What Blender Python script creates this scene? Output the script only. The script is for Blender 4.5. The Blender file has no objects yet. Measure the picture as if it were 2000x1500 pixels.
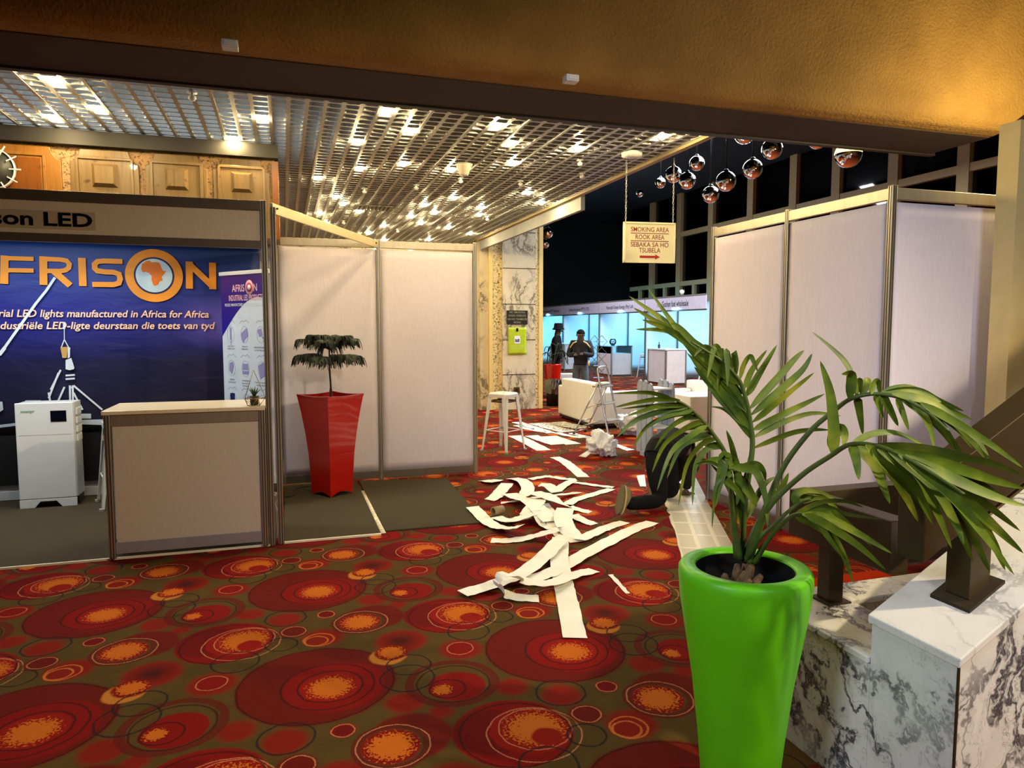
import bpy, bmesh, math, random
from mathutils import Vector, Matrix
C = bpy.context.scene.collection
SC = bpy.context.scene
PI = math.pi

# ---------------------------------------------------------------- camera, world, main lights, exposure
cam = bpy.data.cameras.new('camera'); cam.sensor_width = 36.0; cam.lens = 36.0*1387/2000; cam.clip_start = .02; cam.clip_end = 300
camo = bpy.data.objects.new('camera', cam); C.objects.link(camo)
camo.location = (0, 0, 1.61); camo.rotation_euler = (math.radians(90-4.575), 0, math.radians(-17.7))
SC.camera = camo
w = bpy.data.worlds.new('night'); SC.world = w; w.use_nodes = True
w.node_tree.nodes['Background'].inputs[0].default_value = (.55, .62, .8, 1)
w.node_tree.nodes['Background'].inputs[1].default_value = .012
vs = SC.view_settings; vs.view_transform = 'Standard'; vs.look = 'None'; vs.gamma = 1; vs.use_curve_mapping = False
vs.exposure = 0.0
SC.cycles.max_bounces = 7; SC.cycles.caustics_reflective = False; SC.cycles.caustics_refractive = False
SC.cycles.sample_clamp_indirect = 4

def lamp(name, typ, loc, power, color, rot=(0, 0, 0), size=.2, size_y=None, spot=None, blend=.5):
    l = bpy.data.lights.new(name, typ); l.energy = power; l.color = color
    if typ == 'AREA':
        l.size = size
        if size_y: l.shape = 'RECTANGLE'; l.size_y = size_y
    else: l.shadow_soft_size = size
    if typ == 'SPOT': l.spot_size = math.radians(spot); l.spot_blend = blend
    o = bpy.data.objects.new(name, l); C.objects.link(o); o.location = loc; o.rotation_euler = rot
    return o
def aim(o, t): o.rotation_euler = (Vector(t)-o.location).to_track_quat('-Z', 'Y').to_euler()
WARM = (1, .82, .46); SOFT = (1, .80, .49); COOL = (.12, .60, 1)
lamp('stair_lamp', 'POINT', (5.4, 3.55, 3.08), 125, WARM, size=.12)
o = lamp('foyer_downlight', 'SPOT', (3.3, -.2, 3.3), 640, SOFT, size=.05, spot=100, blend=.7); aim(o, (1.9, 2.3, .4))
o = lamp('entrance_downlight', 'SPOT', (1.9, 3.0, 4.2), 25, SOFT, size=.1, spot=120, blend=.8); aim(o, (1.3, 4.2, 0))
for i, yy in enumerate((17.9, 21.4, 24.8, 28.2)):
    o = lamp('booth_striplight', 'AREA', (11.2, yy, 2.42), 130, COOL, size=.3, size_y=1.5); aim(o, (12.2, yy, 0))
lamp('hall_fill', 'AREA', (8.6, 11.6, 5.2), 1250, (.86, .93, 1), size=2.5, size_y=5)  # cool area fill without a fitting, placed to whiten sofa and far boards
o = lamp('aisle_fill', 'AREA', (7.6, 20.5, 5.6), 420, (.86, .88, 1), size=.6, size_y=7); aim(o, (10.0, 20.5, 2.2))  # added fill, lights the far name boards that no lamp reaches
lamp('bay_tube', 'AREA', (-2.2, 6.55, 2.44), 40, (.8, .9, 1), size=1.6, size_y=.2)
lamp('plenum_tube', 'AREA', (-1.6, 6.2, 3.76), 60, (.75, .88, 1), size=3.4, size_y=1.6)
o = lamp('foyer_fill', 'AREA', (-3.2, .2, 3.3), 34, (.78, .86, 1), size=1.6, size_y=.5); aim(o, (2.2, 2.6, .5)); o.data.spread = math.radians(80)  # cool fill put in from the left for the marble, narrowed to spare the beam
o = lamp('lobby_fill', 'AREA', (1.2, -2.0, 3.3), 26, (.80, .84, 1), size=1.2, size_y=.4); aim(o, (4.2, 3.6, 1.1)); o.data.spread = math.radians(75)  # second added fill behind the camera, brightens the right-hand corner panel

# ---------------------------------------------------------------- helpers
def lin(r, g, b):
    f = lambda c: (c/255/12.92) if c <= 10 else ((c/255+.055)/1.055)**2.4
    return (f(r), f(g), f(b), 1)
class NT:
    def __init__(s, name):
        s.m = bpy.data.materials.new(name); s.m.use_nodes = True; s.t = s.m.node_tree; s.n = s.t.nodes
        s.b = s.n['Principled BSDF']; s.out = s.n['Material Output']
    def new(s, typ, **k):
        n = s.n.new(typ)
        for a, v in k.items(): setattr(n, a, v)
        return n
    def link(s, a, b): s.t.links.new(a, b)
    def set(s, k, v):
        if hasattr(v, 'links') or isinstance(v, bpy.types.NodeSocket): s.link(v, s.b.inputs[k])
        else: s.b.inputs[k].default_value = v
    def coord(s, scale=(1, 1, 1), kind='Object'):
        t = s.new('ShaderNodeTexCoord'); mp = s.new('ShaderNodeMapping'); mp.inputs['Scale'].default_value = scale
        s.link(t.outputs[kind], mp.inputs[0]); return mp.outputs[0]
    def noise(s, vec, scale, detail=3, dist=0, rough=.5):
        n = s.new('ShaderNodeTexNoise'); n.inputs['Scale'].default_value = scale; n.inputs['Detail'].default_value = detail
        n.inputs['Distortion'].default_value = dist; n.inputs['Roughness'].default_value = rough
        if vec is not None: s.link(vec, n.inputs['Vector'])
        return n
    def ramp(s, fac, stops):
        r = s.new('ShaderNodeValToRGB'); e = r.color_ramp.elements
        while len(e) < len(stops): e.new(.5)
        for i, (p, c) in enumerate(stops): e[i].position = p; e[i].color = c
        s.link(fac, r.inputs[0]); return r.outputs[0]
    def mix(s, fac, a, b, mode='MIX'):
        n = s.new('ShaderNodeMix', data_type='RGBA', blend_type=mode)
        for sock, v in ((n.inputs[0], fac), (n.inputs[6], a), (n.inputs[7], b)):
            if isinstance(v, bpy.types.NodeSocket): s.link(v, sock)
            else: sock.default_value = v
        return n.outputs[2]
    def math(s, op, a, b=0, c=0, clamp=False):
        n = s.new('ShaderNodeMath', operation=op); n.use_clamp = clamp
        for i, v in enumerate((a, b, c)):
            if isinstance(v, bpy.types.NodeSocket): s.link(v, n.inputs[i])
            else: n.inputs[i].default_value = v
        return n.outputs[0]
    def bump(s, h, strength=.3, dist=.01):
        b = s.new('ShaderNodeBump'); b.inputs['Strength'].default_value = strength; b.inputs['Distance'].default_value = dist
        s.link(h, b.inputs['Height']); s.link(b.outputs[0], s.b.inputs['Normal'])
def pm(name, rgb, rough=.5, metal=0, var=.06, scale=8, bump=0, bscale=60, emit=0, coat=0, spec=.5, stretch=(1, 1, 1)):
    t = NT(name); c = lin(*rgb); v = t.coord(stretch)
    n = t.noise(v, scale, 4)
    lo = tuple(x*(1-var) for x in c[:3])+(1,); hi = tuple(min(1, x*(1+var)) for x in c[:3])+(1,)
    t.set('Base Color', t.ramp(n.outputs[0], [(.3, lo), (.7, hi)]))
    t.set('Roughness', rough); t.set('Metallic', metal); t.set('Coat Weight', coat); t.set('Specular IOR Level', spec)
    if bump: t.bump(t.noise(v, bscale, 3).outputs[0], bump, .004)
    if emit: t.set('Emission Color', c); t.set('Emission Strength', emit)
    return t.m

class B:
    def __init__(s): s.v = []; s.f = []; s.sm = []
    def add(s, vs, fs, smooth=False):
        o = len(s.v); s.v += [tuple(p) for p in vs]; s.f += [tuple(i+o for i in f) for f in fs]; s.sm += [smooth]*len(fs); return s
    def box(s, a, b, M=None):
        x0, y0, z0 = a; x1, y1, z1 = b
        v = [(x0, y0, z0), (x1, y0, z0), (x1, y1, z0), (x0, y1, z0), (x0, y0, z1), (x1, y0, z1), (x1, y1, z1), (x0, y1, z1)]
        if M is not None: v = [M @ Vector(p) for p in v]
        return s.add(v, [(3, 2, 1, 0), (4, 5, 6, 7), (0, 1, 5, 4), (1, 2, 6, 5), (2, 3, 7, 6), (3, 0, 4, 7)])
    def bar(s, p, q, w, h=None, up=(0, 0, 1)):
        p, q = Vector(p), Vector(q); h = h or w; d = (q-p).normalized(); u = Vector(up)
        if abs(d.dot(u)) > .98: u = Vector((0, 1, 0))
        a = d.cross(u).normalized(); u = a.cross(d)
        v = [e+a*sx*w/2+u*sy*h/2 for e in (p, q) for sx, sy in ((-1, -1), (1, -1), (1, 1), (-1, 1))]
        return s.add(v, [(3, 2, 1, 0), (4, 5, 6, 7), (0, 1, 5, 4), (1, 2, 6, 5), (2, 3, 7, 6), (3, 0, 4, 7)])
    def tube(s, pts, r, n=8, cap=True):
        pts = [Vector(p) for p in pts]; k = len(pts); rs = r if isinstance(r, (list, tuple)) else [r]*k
        v = []; f = []; prev = None
        for i, p in enumerate(pts):
            d = (pts[min(i+1, k-1)]-pts[max(i-1, 0)]).normalized()
            if prev is None: a = d.cross(Vector((0, 0, 1)) if abs(d.z) < .9 else Vector((1, 0, 0))).normalized()
            else: a = (prev-d*prev.dot(d)).normalized()
            prev = a; b2 = d.cross(a)
            v += [p+(a*math.cos(2*PI*j/n)+b2*math.sin(2*PI*j/n))*rs[i] for j in range(n)]
        for i in range(k-1):
            f += [(i*n+j, i*n+(j+1) % n, (i+1)*n+(j+1) % n, (i+1)*n+j) for j in range(n)]
        if cap: f += [tuple(range(n-1, -1, -1)), tuple((k-1)*n+j for j in range(n))]
        return s.add(v, f, True)
    def lathe(s, prof, n=32, c=(0, 0, 0), cap0=True, cap1=True, sq=None, rot=0):
        v = []; f = []; k = len(prof)
        for r, z in prof:
            v += [(c[0]+r*math.cos(2*PI*j/n+rot), c[1]+r*math.sin(2*PI*j/n+rot), c[2]+z) for j in range(n)]
        for i in range(k-1): f += [(i*n+j, i*n+(j+1) % n, (i+1)*n+(j+1) % n, (i+1)*n+j) for j in range(n)]
        if cap0: f.append(tuple(range(n-1, -1, -1)))
        if cap1: f.append(tuple((k-1)*n+j for j in range(n)))
        return s.add(v, f, n > 6)
    def ball(s, c, r, n=16, m=10, z0=-1, z1=1):
        a0 = math.asin(max(-1, min(1, z0))); a1 = math.asin(max(-1, min(1, z1))); rx, ry, rz = r if isinstance(r, tuple) else (r, r, r)
        v = []; f = []
        for i in range(m+1):
            a = a0+(a1-a0)*i/m
            v += [(c[0]+rx*math.cos(a)*math.cos(2*PI*j/n), c[1]+ry*math.cos(a)*math.sin(2*PI*j/n), c[2]+rz*math.sin(a)) for j in range(n)]
        for i in range(m): f += [(i*n+j, i*n+(j+1) % n, (i+1)*n+(j+1) % n, (i+1)*n+j) for j in range(n)]
        return s.add(v, f, True)
    def prism(s, poly, fn0, fn1):
        """poly of 2-D points; fn0 / fn1 map a point to the two end faces"""
        n = len(poly); v = [fn0(*p) for p in poly]+[fn1(*p) for p in poly]
        return s.add(v, [tuple(range(n-1, -1, -1)), tuple(range(n, 2*n))]+[(i, (i+1) % n, n+(i+1) % n, n+i) for i in range(n)])
    def strip(s, left, right, t=0):
        n = len(left); v = list(left)+list(right)
        return s.add(v, [(i, i+1, n+i+1, n+i) for i in range(n-1)], True)
    def build(s, name, m, parent=None, world=False, bevel=0, solid=0, sub=0):
        me = bpy.data.meshes.new(name)
        off = Vector((0, 0, 0))
        if world and parent is not None:
            off = parent.location.copy()
            if parent.parent: off += parent.parent.location
        me.from_pydata([tuple(Vector(p)-off) for p in s.v], [], s.f); me.update()
        bm = bmesh.new(); bm.from_mesh(me); bmesh.ops.recalc_face_normals(bm, faces=bm.faces); bm.to_mesh(me); bm.free()
        for p, sm in zip(me.polygons, s.sm): p.use_smooth = sm
        o = bpy.data.objects.new(name, me); C.objects.link(o)
        if m: me.materials.append(m)
        if parent: o.parent = parent
        if solid: q = o.modifiers.new('solid', 'SOLIDIFY'); q.thickness = solid; q.offset = 0
        if bevel: q = o.modifiers.new('bevel', 'BEVEL'); q.width = bevel; q.segments = 2; q.limit_method = 'ANGLE'
        if sub: q = o.modifiers.new('sub', 'SUBSURF'); q.levels = sub; q.render_levels = sub
        return o
def tag(o, label, cat, group=None, kind=None):
    o['label'] = label; o['category'] = cat
    if group: o['group'] = group
    if kind: o['kind'] = kind
    return o
def thing(name, label, cat, loc=(0, 0, 0), rotz=0, group=None, kind=None):
    o = bpy.data.objects.new(name, None); C.objects.link(o); o.location = loc; o.rotation_euler = (0, 0, rotz); o.empty_display_size = .1
    return tag(o, label, cat, group, kind)
def struct(name, b, m, parent=None, **k):
    o = b.build(name, m, parent, **k); o['kind'] = 'structure'; return o
def dup(root, loc, rotz=None, label=None, scale=None):
    r = root.copy(); C.objects.link(r); r.location = loc
    if rotz is not None: r.rotation_euler = (0, 0, rotz)
    if label: r['label'] = label
    if scale: r.scale = (scale,)*3
    for ch in list(root.children):
        c = ch.copy(); C.objects.link(c); c.parent = r
        for g in list(ch.children):
            d = g.copy(); C.objects.link(d); d.parent = c
    return r
def spline(pts, n=6):
    pts = [Vector(p) for p in pts]; out = []
    if len(pts) < 3:
        return [pts[0].lerp(pts[-1], i/n) for i in range(n+1)]
    for i in range(len(pts)-1):
        p0 = pts[max(i-1, 0)]; p1 = pts[i]; p2 = pts[i+1]; p3 = pts[min(i+2, len(pts)-1)]
        for j in range(n):
            t = j/n
            out.append(.5*((2*p1)+(p2-p0)*t+(2*p0-5*p1+4*p2-p3)*t*t+(3*p1-p0-3*p2+p3)*t**3))
    out.append(pts[-1]); return out
def text(name, s, width, height, loc, rot, m, parent=None, align='CENTER', bold=0, shear=0, world=True, space=1.0):
    cu = bpy.data.curves.new(name, 'FONT'); cu.body = s; cu.size = 1; cu.align_x = align; cu.align_y = 'CENTER'
    cu.offset = bold; cu.shear = shear; cu.extrude = .0; cu.space_character = space; cu.resolution_u = 3
    cu.materials.append(m)
    o = bpy.data.objects.new(name, cu); C.objects.link(o)
    bpy.context.view_layer.update()
    d = o.dimensions; sx = width/max(d.x, .01); sy = height/max(d.y, .01)
    loc = Vector(loc)
    me = bpy.data.meshes.new_from_object(o.evaluated_get(bpy.context.evaluated_depsgraph_get()))
    for v in me.vertices: v.co.x *= sx; v.co.y *= sy
    bpy.data.objects.remove(o); bpy.data.curves.remove(cu)
    me.name = name; o = bpy.data.objects.new(name, me); C.objects.link(o); o.rotation_euler = rot
    if parent:
        o.parent = parent
        if world:
            loc = loc-parent.location
            if parent.parent: loc -= parent.parent.location
    o.location = loc
    return o
def skin(name, joints, edges, m, parent=None, sub=2, root=0):
    """joints: list of (point, radius); grows one continuous surface"""
    me = bpy.data.meshes.new(name)
    off = parent.location if parent else Vector((0, 0, 0))
    me.from_pydata([tuple(Vector(p)-off) for p, r in joints], edges, []); me.update()
    o = bpy.data.objects.new(name, me); C.objects.link(o); me.materials.append(m)
    if parent: o.parent = parent
    sk = o.modifiers.new('skin', 'SKIN'); sk.use_smooth_shade = True
    for i, (p, r) in enumerate(joints):
        d = me.skin_vertices[0].data[i]; d.radius = r if isinstance(r, tuple) else (r, r); d.use_root = (i == root)
    q = o.modifiers.new('sub', 'SUBSURF'); q.levels = sub; q.render_levels = sub
    return o
FACE_S = (PI/2, 0, 0)          # writing on a surface that faces -Y
FACE_W = (PI/2, 0, -PI/2)      # writing on a surface that faces -X

# ---------------------------------------------------------------- materials
def carpet_material():
    t = NT('patterned_carpet')
    tc = t.new('ShaderNodeTexCoord'); P = tc.outputs['Object']
    fib = t.noise(P, 260, 2); wob = t.noise(P, 14, 2)
    # woven yarn makes every outline a little ragged
    a = t.new('ShaderNodeVectorMath', operation='MULTIPLY_ADD'); t.link(fib.outputs['Color'], a.inputs[0]); a.inputs[1].default_value = (.012,)*3; t.link(P, a.inputs[2])
    a2 = t.new('ShaderNodeVectorMath', operation='MULTIPLY_ADD'); t.link(wob.outputs['Color'], a2.inputs[0]); a2.inputs[1].default_value = (.016,)*3; t.link(a.outputs[0], a2.inputs[2])
    fl = t.new('ShaderNodeVectorMath', operation='MULTIPLY'); t.link(a2.outputs[0], fl.inputs[0]); fl.inputs[1].default_value = (1, 1, 0); P = fl.outputs[0]
    TX, TY = 1.156, 1.213
    def dist(cx, cy, sx=1.0, sy=1.0):
        s = t.new('ShaderNodeVectorMath', operation='SUBTRACT'); t.link(P, s.inputs[0]); s.inputs[1].default_value = (cx+.014, cy+.014, 0)
        q = t.new('ShaderNodeVectorMath', operation='WRAP'); t.link(s.outputs[0], q.inputs[0]); q.inputs[1].default_value = (TX/2, TY/2, .5); q.inputs[2].default_value = (-TX/2, -TY/2, -.5)
        l = t.new('ShaderNodeVectorMath', operation='LENGTH'); t.link(q.outputs[0], l.inputs[0]); return l.outputs['Value']
    grain = t.math('MULTIPLY_ADD', t.noise(tc.outputs['Object'], 85, 1).outputs[0], 2.0, -.55)
    col = t.mix(t.noise(tc.outputs['Object'], 9, 3).outputs[0], OLIVE1, OLIVE2)
    dc = {}
    def D_(x, y):
        if (x, y) not in dc: dc[(x, y)] = dist(x, y)
        return dc[(x, y)]
    for kind, x, y, r in CIRC:
        d = D_(x, y)
        if kind in DISC:
            soft = SOFTS.get(kind, .006)
            mr = t.new('ShaderNodeMapRange'); t.link(d, mr.inputs[0]); mr.inputs[1].default_value = r+soft; mr.inputs[2].default_value = r-soft
            fac = mr.outputs[0]
            if kind in SPECK: fac = t.math('MULTIPLY', fac, SPECK[kind])
            col = t.mix(fac, col, DISC[kind])
        elif kind == 'glow':                        # orange yarn scattered more and more densely towards the middle
            mr = t.new('ShaderNodeMapRange'); t.link(d, mr.inputs[0]); mr.inputs[1].default_value = r; mr.inputs[2].default_value = r*.30
            s = t.math('SUBTRACT', mr.outputs[0], t.math('MULTIPLY', grain, 1.0)); f = t.math('MULTIPLY_ADD', s, 7, 1.15, clamp=True)
            inside = t.math('LESS_THAN', d, r)
            col = t.mix(t.math('MULTIPLY', f, inside), col, ORANGE)
        else:
            wd = {'navy': .005, 'white': .003, 'amber': .005, 'dark': .005, 'wide': .02}[kind]
            e = t.math('ABSOLUTE', t.math('SUBTRACT', d, r))
            col = t.mix(t.math('MULTIPLY', t.math('LESS_THAN', e, wd), .8), col, RING[kind])
    col = t.mix(t.math('MULTIPLY', t.noise(tc.outputs['Object'], 320, 1).outputs[0], .55), col, (0, 0, 0, 1), 'MULTIPLY')
    t.set('Base Color', col); t.set('Roughness', .95); t.set('Specular IOR Level', .1)
    t.bump(fib.outputs[0], .5, .004)
    return t.m
OLIVE1 = lin(80, 60, 22); OLIVE2 = lin(102, 78, 32); ORANGE = lin(216, 112, 26)
DISC = {'maroon': lin(112, 11, 5), 'red': lin(138, 13, 6), 'brightred': lin(154, 19, 8), 'fuzz': lin(142, 16, 7), 'blotch': lin(56, 18, 10), 'olive': lin(82, 70, 30), 'yellow': lin(206, 128, 44)}
SOFTS = {'fuzz': .02, 'blotch': .045, 'maroon': .012}; SPECK = {'maroon': .92, 'fuzz': .9, 'blotch': .8}
RING = {'navy': lin(34, 28, 30), 'white': lin(214, 138, 92), 'amber': lin(222, 120, 46), 'dark': lin(66, 16, 10), 'wide': lin(104, 22, 14)}
CIRC = [
 # large disc with the orange heart
 ('maroon', 0.102, 0.801, 0.354), ('red', 0.175, 0.754, 0.225), ('dark', 0.147, 0.762, 0.205), ('dark', 0.1, 0.802, 0.345), ('brightred', 0.158, 0.75, 0.132), ('glow', 0.157, 0.743, 0.118), ('dark', 0.158, 0.755, 0.142),
 # plain and fuzzy discs
 ('fuzz', 0.933, 0.499, 0.075), ('fuzz', 1.118, 0.365, 0.088), ('fuzz', 0.455, 0.514, 0.084), ('fuzz', 0.589, 0.394, 0.052), ('fuzz', 0.803, 0.936, 0.108), ('red', 0.803, 0.945, 0.065), ('white', 0.801, 0.946, 0.067),
 ('fuzz', 0.15, 0.068, 0.106), ('amber', 0.129, 0.048, 0.076), ('amber', 0.115, 0.037, 0.057), ('fuzz', 0.531, 1.118, 0.131), ('blotch', 0.527, 1.123, 0.069),
 # ring with a small orange heart
 ('wide', 0.688, 0.622, 0.194), ('dark', 0.69, 0.612, 0.164), ('red', 0.698, 0.584, 0.131), ('dark', 0.654, 0.573, 0.081), ('glow', 0.631, 0.571, 0.053),
 # orange sun with a pale ring
 ('maroon', 0.437, 0.258, 0.164), ('olive', 0.368, 0.209, 0.136), ('wide', 0.357, 0.209, 0.139), ('red', 0.352, 0.21, 0.115), ('glow', 0.352, 0.21, 0.115), ('white', 0.361, 0.213, 0.143),
 # small sun with a yellow crescent
 ('yellow', 0.442, 0.965, 0.089), ('red', 0.464, 1.002, 0.082), ('glow', 0.465, 1.005, 0.079),
 # eye
 ('red', 0.831, 0.162, 0.24), ('maroon', 0.748, 0.188, 0.16), ('brightred', 0.903, 0.156, 0.168), ('glow', 0.922, 0.156, 0.145), ('brightred', 0.948, 0.088, 0.061), ('white', 0.908, 0.125, 0.189), ('white', 0.922, 0.156, 0.147), ('dark', 0.837, 0.15, 0.223),
 # small rings
 ('maroon', 0.002, 0.189, 0.076), ('white', 0.007, 0.191, 0.061), ('red', 0.184, 0.375, 0.053), ('maroon', 0.185, 0.374, 0.041), ('white', 0.184, 0.374, 0.046),
 # thin dark loops
 ('navy', 1.101, 0.05, 0.077), ('navy', 0.527, 0.851, 0.103), ('navy', 0.5, 0.724, 0.123), ('navy', 1.123, 0.387, 0.109), ('navy', 0.891, 1.13, 0.109),
]
CARPET = carpet_material()

def marble(name, tint=(222, 220, 214), dark=(52, 54, 62), amount=1.0, scale=2.2, rough=.18):
    t = NT(name); v = t.coord()
    warp = t.noise(v, scale*1.1, 5, 0, .6)
    a = t.new('ShaderNodeVectorMath', operation='MULTIPLY_ADD'); t.link(warp.outputs['Color'], a.inputs[0]); a.inputs[1].default_value = (.55,)*3; t.link(v, a.inputs[2])
    st = t.new('ShaderNodeMapping'); st.inputs['Rotation'].default_value = (.6, .5, .5); st.inputs['Scale'].default_value = (1.7, .8, .6); t.link(a.outputs[0], st.inputs[0])
    n1 = t.noise(st.outputs[0], scale, 7, .3, .62); n2 = t.noise(st.outputs[0], scale*2.6, 5, .4, .6)
    r1 = t.math('ABSOLUTE', t.math('SUBTRACT', n1.outputs[0], .5)); r2 = t.math('ABSOLUTE', t.math('SUBTRACT', n2.outputs[0], .52))
    m1 = t.ramp(r1, [(0, (1, 1, 1, 1)), (.012, (.8,)*3+(1,)), (.032, (.14,)*3+(1,)), (.08, (0, 0, 0, 1))])
    m2 = t.ramp(r2, [(0, (.75,)*3+(1,)), (.008, (.2,)*3+(1,)), (.02, (0, 0, 0, 1))])
    zone = t.ramp(t.noise(v, scale*.8, 2).outputs[0], [(.42, (.08,)*3+(1,)), (.54, (1, 1, 1, 1))])
    f = t.math('MULTIPLY', t.math('MAXIMUM', m1, t.math('MULTIPLY', m2, .8)), t.math('MULTIPLY', zone, amount), clamp=True)
    base = t.mix(t.noise(v, scale*1.6, 3).outputs[0], lin(*tint), lin(*[c*.9 for c in tint]))
    t.set('Base Color', t.mix(f, base, lin(*dark))); t.set('Roughness', rough); t.set('Specular IOR Level', .45)
    return t.m
def speckle(name, a, b, scale=38, rough=.6):
    t = NT(name); v = t.coord()
    vo = t.new('ShaderNodeTexVoronoi'); vo.inputs['Scale'].default_value = scale; t.link(v, vo.inputs['Vector'])
    n = t.noise(v, scale*.9, 3, .6)
    t.set('Base Color', t.ramp(n.outputs[0], [(.36, lin(*b)), (.47, lin(*a)), (.7, lin(*[min(255, c*1.08) for c in a]))])); t.set('Roughness', rough)
    t.bump(vo.outputs['Distance'], .4, .006); return t.m
def wood(name, a, b, knots=True, rough=.4, rot=(0, 0, 0), scale=(7, 7, .7)):
    t = NT(name); v = t.coord(scale)
    n = t.noise(v, 2.2, 6, 1.2, .6); n2 = t.noise(t.coord((30, 30, 2)), 3, 3)
    c = t.ramp(n.outputs[0], [(.25, lin(*a)), (.5, lin(*b)), (.75, lin(*a))]); c = t.mix(t.math('MULTIPLY', n2.outputs[0], .25), c, lin(*[x*.6 for x in a]))
    if knots:
        k = t.noise(t.coord((1, 1, 1)), 11, 1); kk = t.ramp(k.outputs[0], [(.70, (0, 0, 0, 1)), (.78, (1, 1, 1, 1))]); c = t.mix(kk, c, lin(84, 46, 12))
    t.set('Base Color', c); t.set('Roughness', rough); t.set('Coat Weight', .2); return t.m
def fabric(name, rgb, bump=.25):
    t = NT(name); v = t.coord(); c = lin(*rgb)
    wv = t.noise(t.coord((1, 1, .12)), 90, 2); fold = t.noise(t.coord((1, 1, .35)), 3.2, 3, .5)
    t.set('Base Color', t.ramp(wv.outputs[0], [(.3, tuple(x*.93 for x in c[:3])+(1,)), (.7, c)])); t.set('Roughness', .85); t.set('Specular IOR Level', .2)
    t.bump(fold.outputs[0], bump, .02); return t.m

STUCCO = NT('ochre_stucco'); v_ = STUCCO.coord()
STUCCO.set('Base Color', STUCCO.ramp(STUCCO.noise(v_, 3, 3).outputs[0], [(.3, lin(140, 102, 36)), (.7, lin(158, 118, 46))])); STUCCO.set('Roughness', .85)
STUCCO.bump(STUCCO.noise(v_, 44, 4, .3).outputs[0], .7, .015); STUCCO = STUCCO.m
PANEL = fabric('panel_fabric', (218, 210, 220)); PANEL_T = fabric('panel_fabric_taupe', (206, 192, 180), .1); FASC = fabric('fascia_board', (214, 200, 184), .05)
WHITEWALL = fabric('white_panel_cloth', (236, 240, 244), .3)
ALU = pm('brushed_aluminium', (176, 168, 150), .38, .75, .08, 30, stretch=(1, 1, .1)); ALU_D = pm('dark_aluminium', (120, 112, 100), .4, .7)
GROOVE = pm('profile_groove', (40, 36, 32), .6)
GREY = pm('grey_carpet_pile', (74, 66, 50), .98, var=.55, scale=420, bump=.8, bscale=260, spec=.05)
WHITE = pm('white_enamel', (232, 232, 228), .35, var=.02); WHITE_M = pm('matt_white_plastic', (226, 229, 230), .5, var=.02)
WORKTOP = wood('pale_wood_laminate', (226, 208, 172), (238, 224, 194), False, .3, scale=(1, 9, 9))
LEATHER = pm('white_leatherette', (236, 236, 232), .45, var=.03, bump=.15, bscale=40)
BLACK = pm('black_plastic', (16, 16, 18), .4); BLACK_C = pm('black_cloth', (17, 16, 17), .9, var=.3, scale=30, bump=.3, bscale=30, spec=.15)
RED = pm('red_gloss_planter', (184, 13, 5), .22, var=.03, coat=.4); GREEN = pm('lime_green_planter', (88, 178, 14), .42, var=.03, spec=.35)
SOIL = pm('potting_soil', (26, 20, 14), .95, var=.6, scale=60, bump=1, bscale=60)
LEAF = NT('palm_leaf'); q_ = LEAF.noise(LEAF.coord((1, 1, 1)), 9, 3)
LEAF.set('Base Color', LEAF.ramp(q_.outputs[0], [(.3, lin(54, 74, 14)), (.55, lin(88, 108, 22)), (.8, lin(146, 148, 44))])); LEAF.set('Roughness', .5); LEAF.set('Subsurface Weight', .0); LEAF.set('Specular IOR Level', .3)
LEAF = LEAF.m
STEM = pm('palm_stem', (66, 84, 26), .5, var=.2, scale=20); BARK = pm('fibrous_trunk', (92, 68, 42), .9, var=.5, scale=40, bump=1, bscale=40)
PINE = pm('pine_needles', (34, 44, 24), .6, var=.4, scale=30); TWIG = pm('dark_twig', (46, 34, 26), .8, var=.3)
BRONZE = pm('bronze_painted_steel', (62, 49, 28), .42, .35, .06, 12); BRONZE_D = pm('bronze_plate', (52, 44, 32), .5, .4)
MARBLE = marble('veined_marble'); MARBLE_C = marble('column_marble', (230, 218, 188), (70, 64, 54), .8, 1.6, .12)
TERRAZZO = speckle('speckled_stone', (222, 204, 150), (120, 96, 56)); PEBBLE = speckle('pebble_plaster', (168, 132, 88), (92, 62, 34), 55)
OAK = wood('honey_oak', (132, 84, 28), (164, 112, 44)); OAK_D = wood('amber_oak', (112, 58, 10), (140, 80, 18)); OAK_G = wood('weathered_oak', (110, 86, 50), (136, 108, 64))
PAPER = NT('wide_roll_paper'); pv = PAPER.coord(); PAPER.set('Base Color', PAPER.ramp(PAPER.noise(pv, 5, 3).outputs[0], [(.3, lin(234, 230, 214)), (.7, lin(244, 242, 230))])); PAPER.set('Roughness', .75)
PAPER.bump(PAPER.noise(pv, 22, 4).outputs[0], .5, .01); PAPER = PAPER.m
LETTERED = NT('lettered_offcut'); lv = LETTERED.coord((1, 1, 1)); LETTERED.set('Base Color', LETTERED.ramp(LETTERED.noise(lv, 26, 2, .8).outputs[0], [(.40, lin(22, 22, 24)), (.45, lin(238, 238, 234))])); LETTERED.set('Roughness', .7); LETTERED = LETTERED.m
TAPED = NT('masking_paper'); tv = TAPED.coord(); br = TAPED.new('ShaderNodeTexBrick'); TAPED.link(tv, br.inputs['Vector']); br.inputs['Scale'].default_value = 1
br.inputs['Color1'].default_value = lin(204, 198, 180); br.inputs['Color2'].default_value = lin(196, 190, 172); br.inputs['Mortar'].default_value = lin(226, 221, 202); br.inputs['Mortar Size'].default_value = .016
br.inputs['Brick Width'].default_value = .34; br.inputs['Row Height'].default_value = .145; br.offset = .0
TAPED.set('Base Color', br.outputs['Color']); TAPED.set('Roughness', .5); TAPED.bump(TAPED.noise(tv, 14, 4).outputs[0], .4, .01); TAPED = TAPED.m
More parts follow.
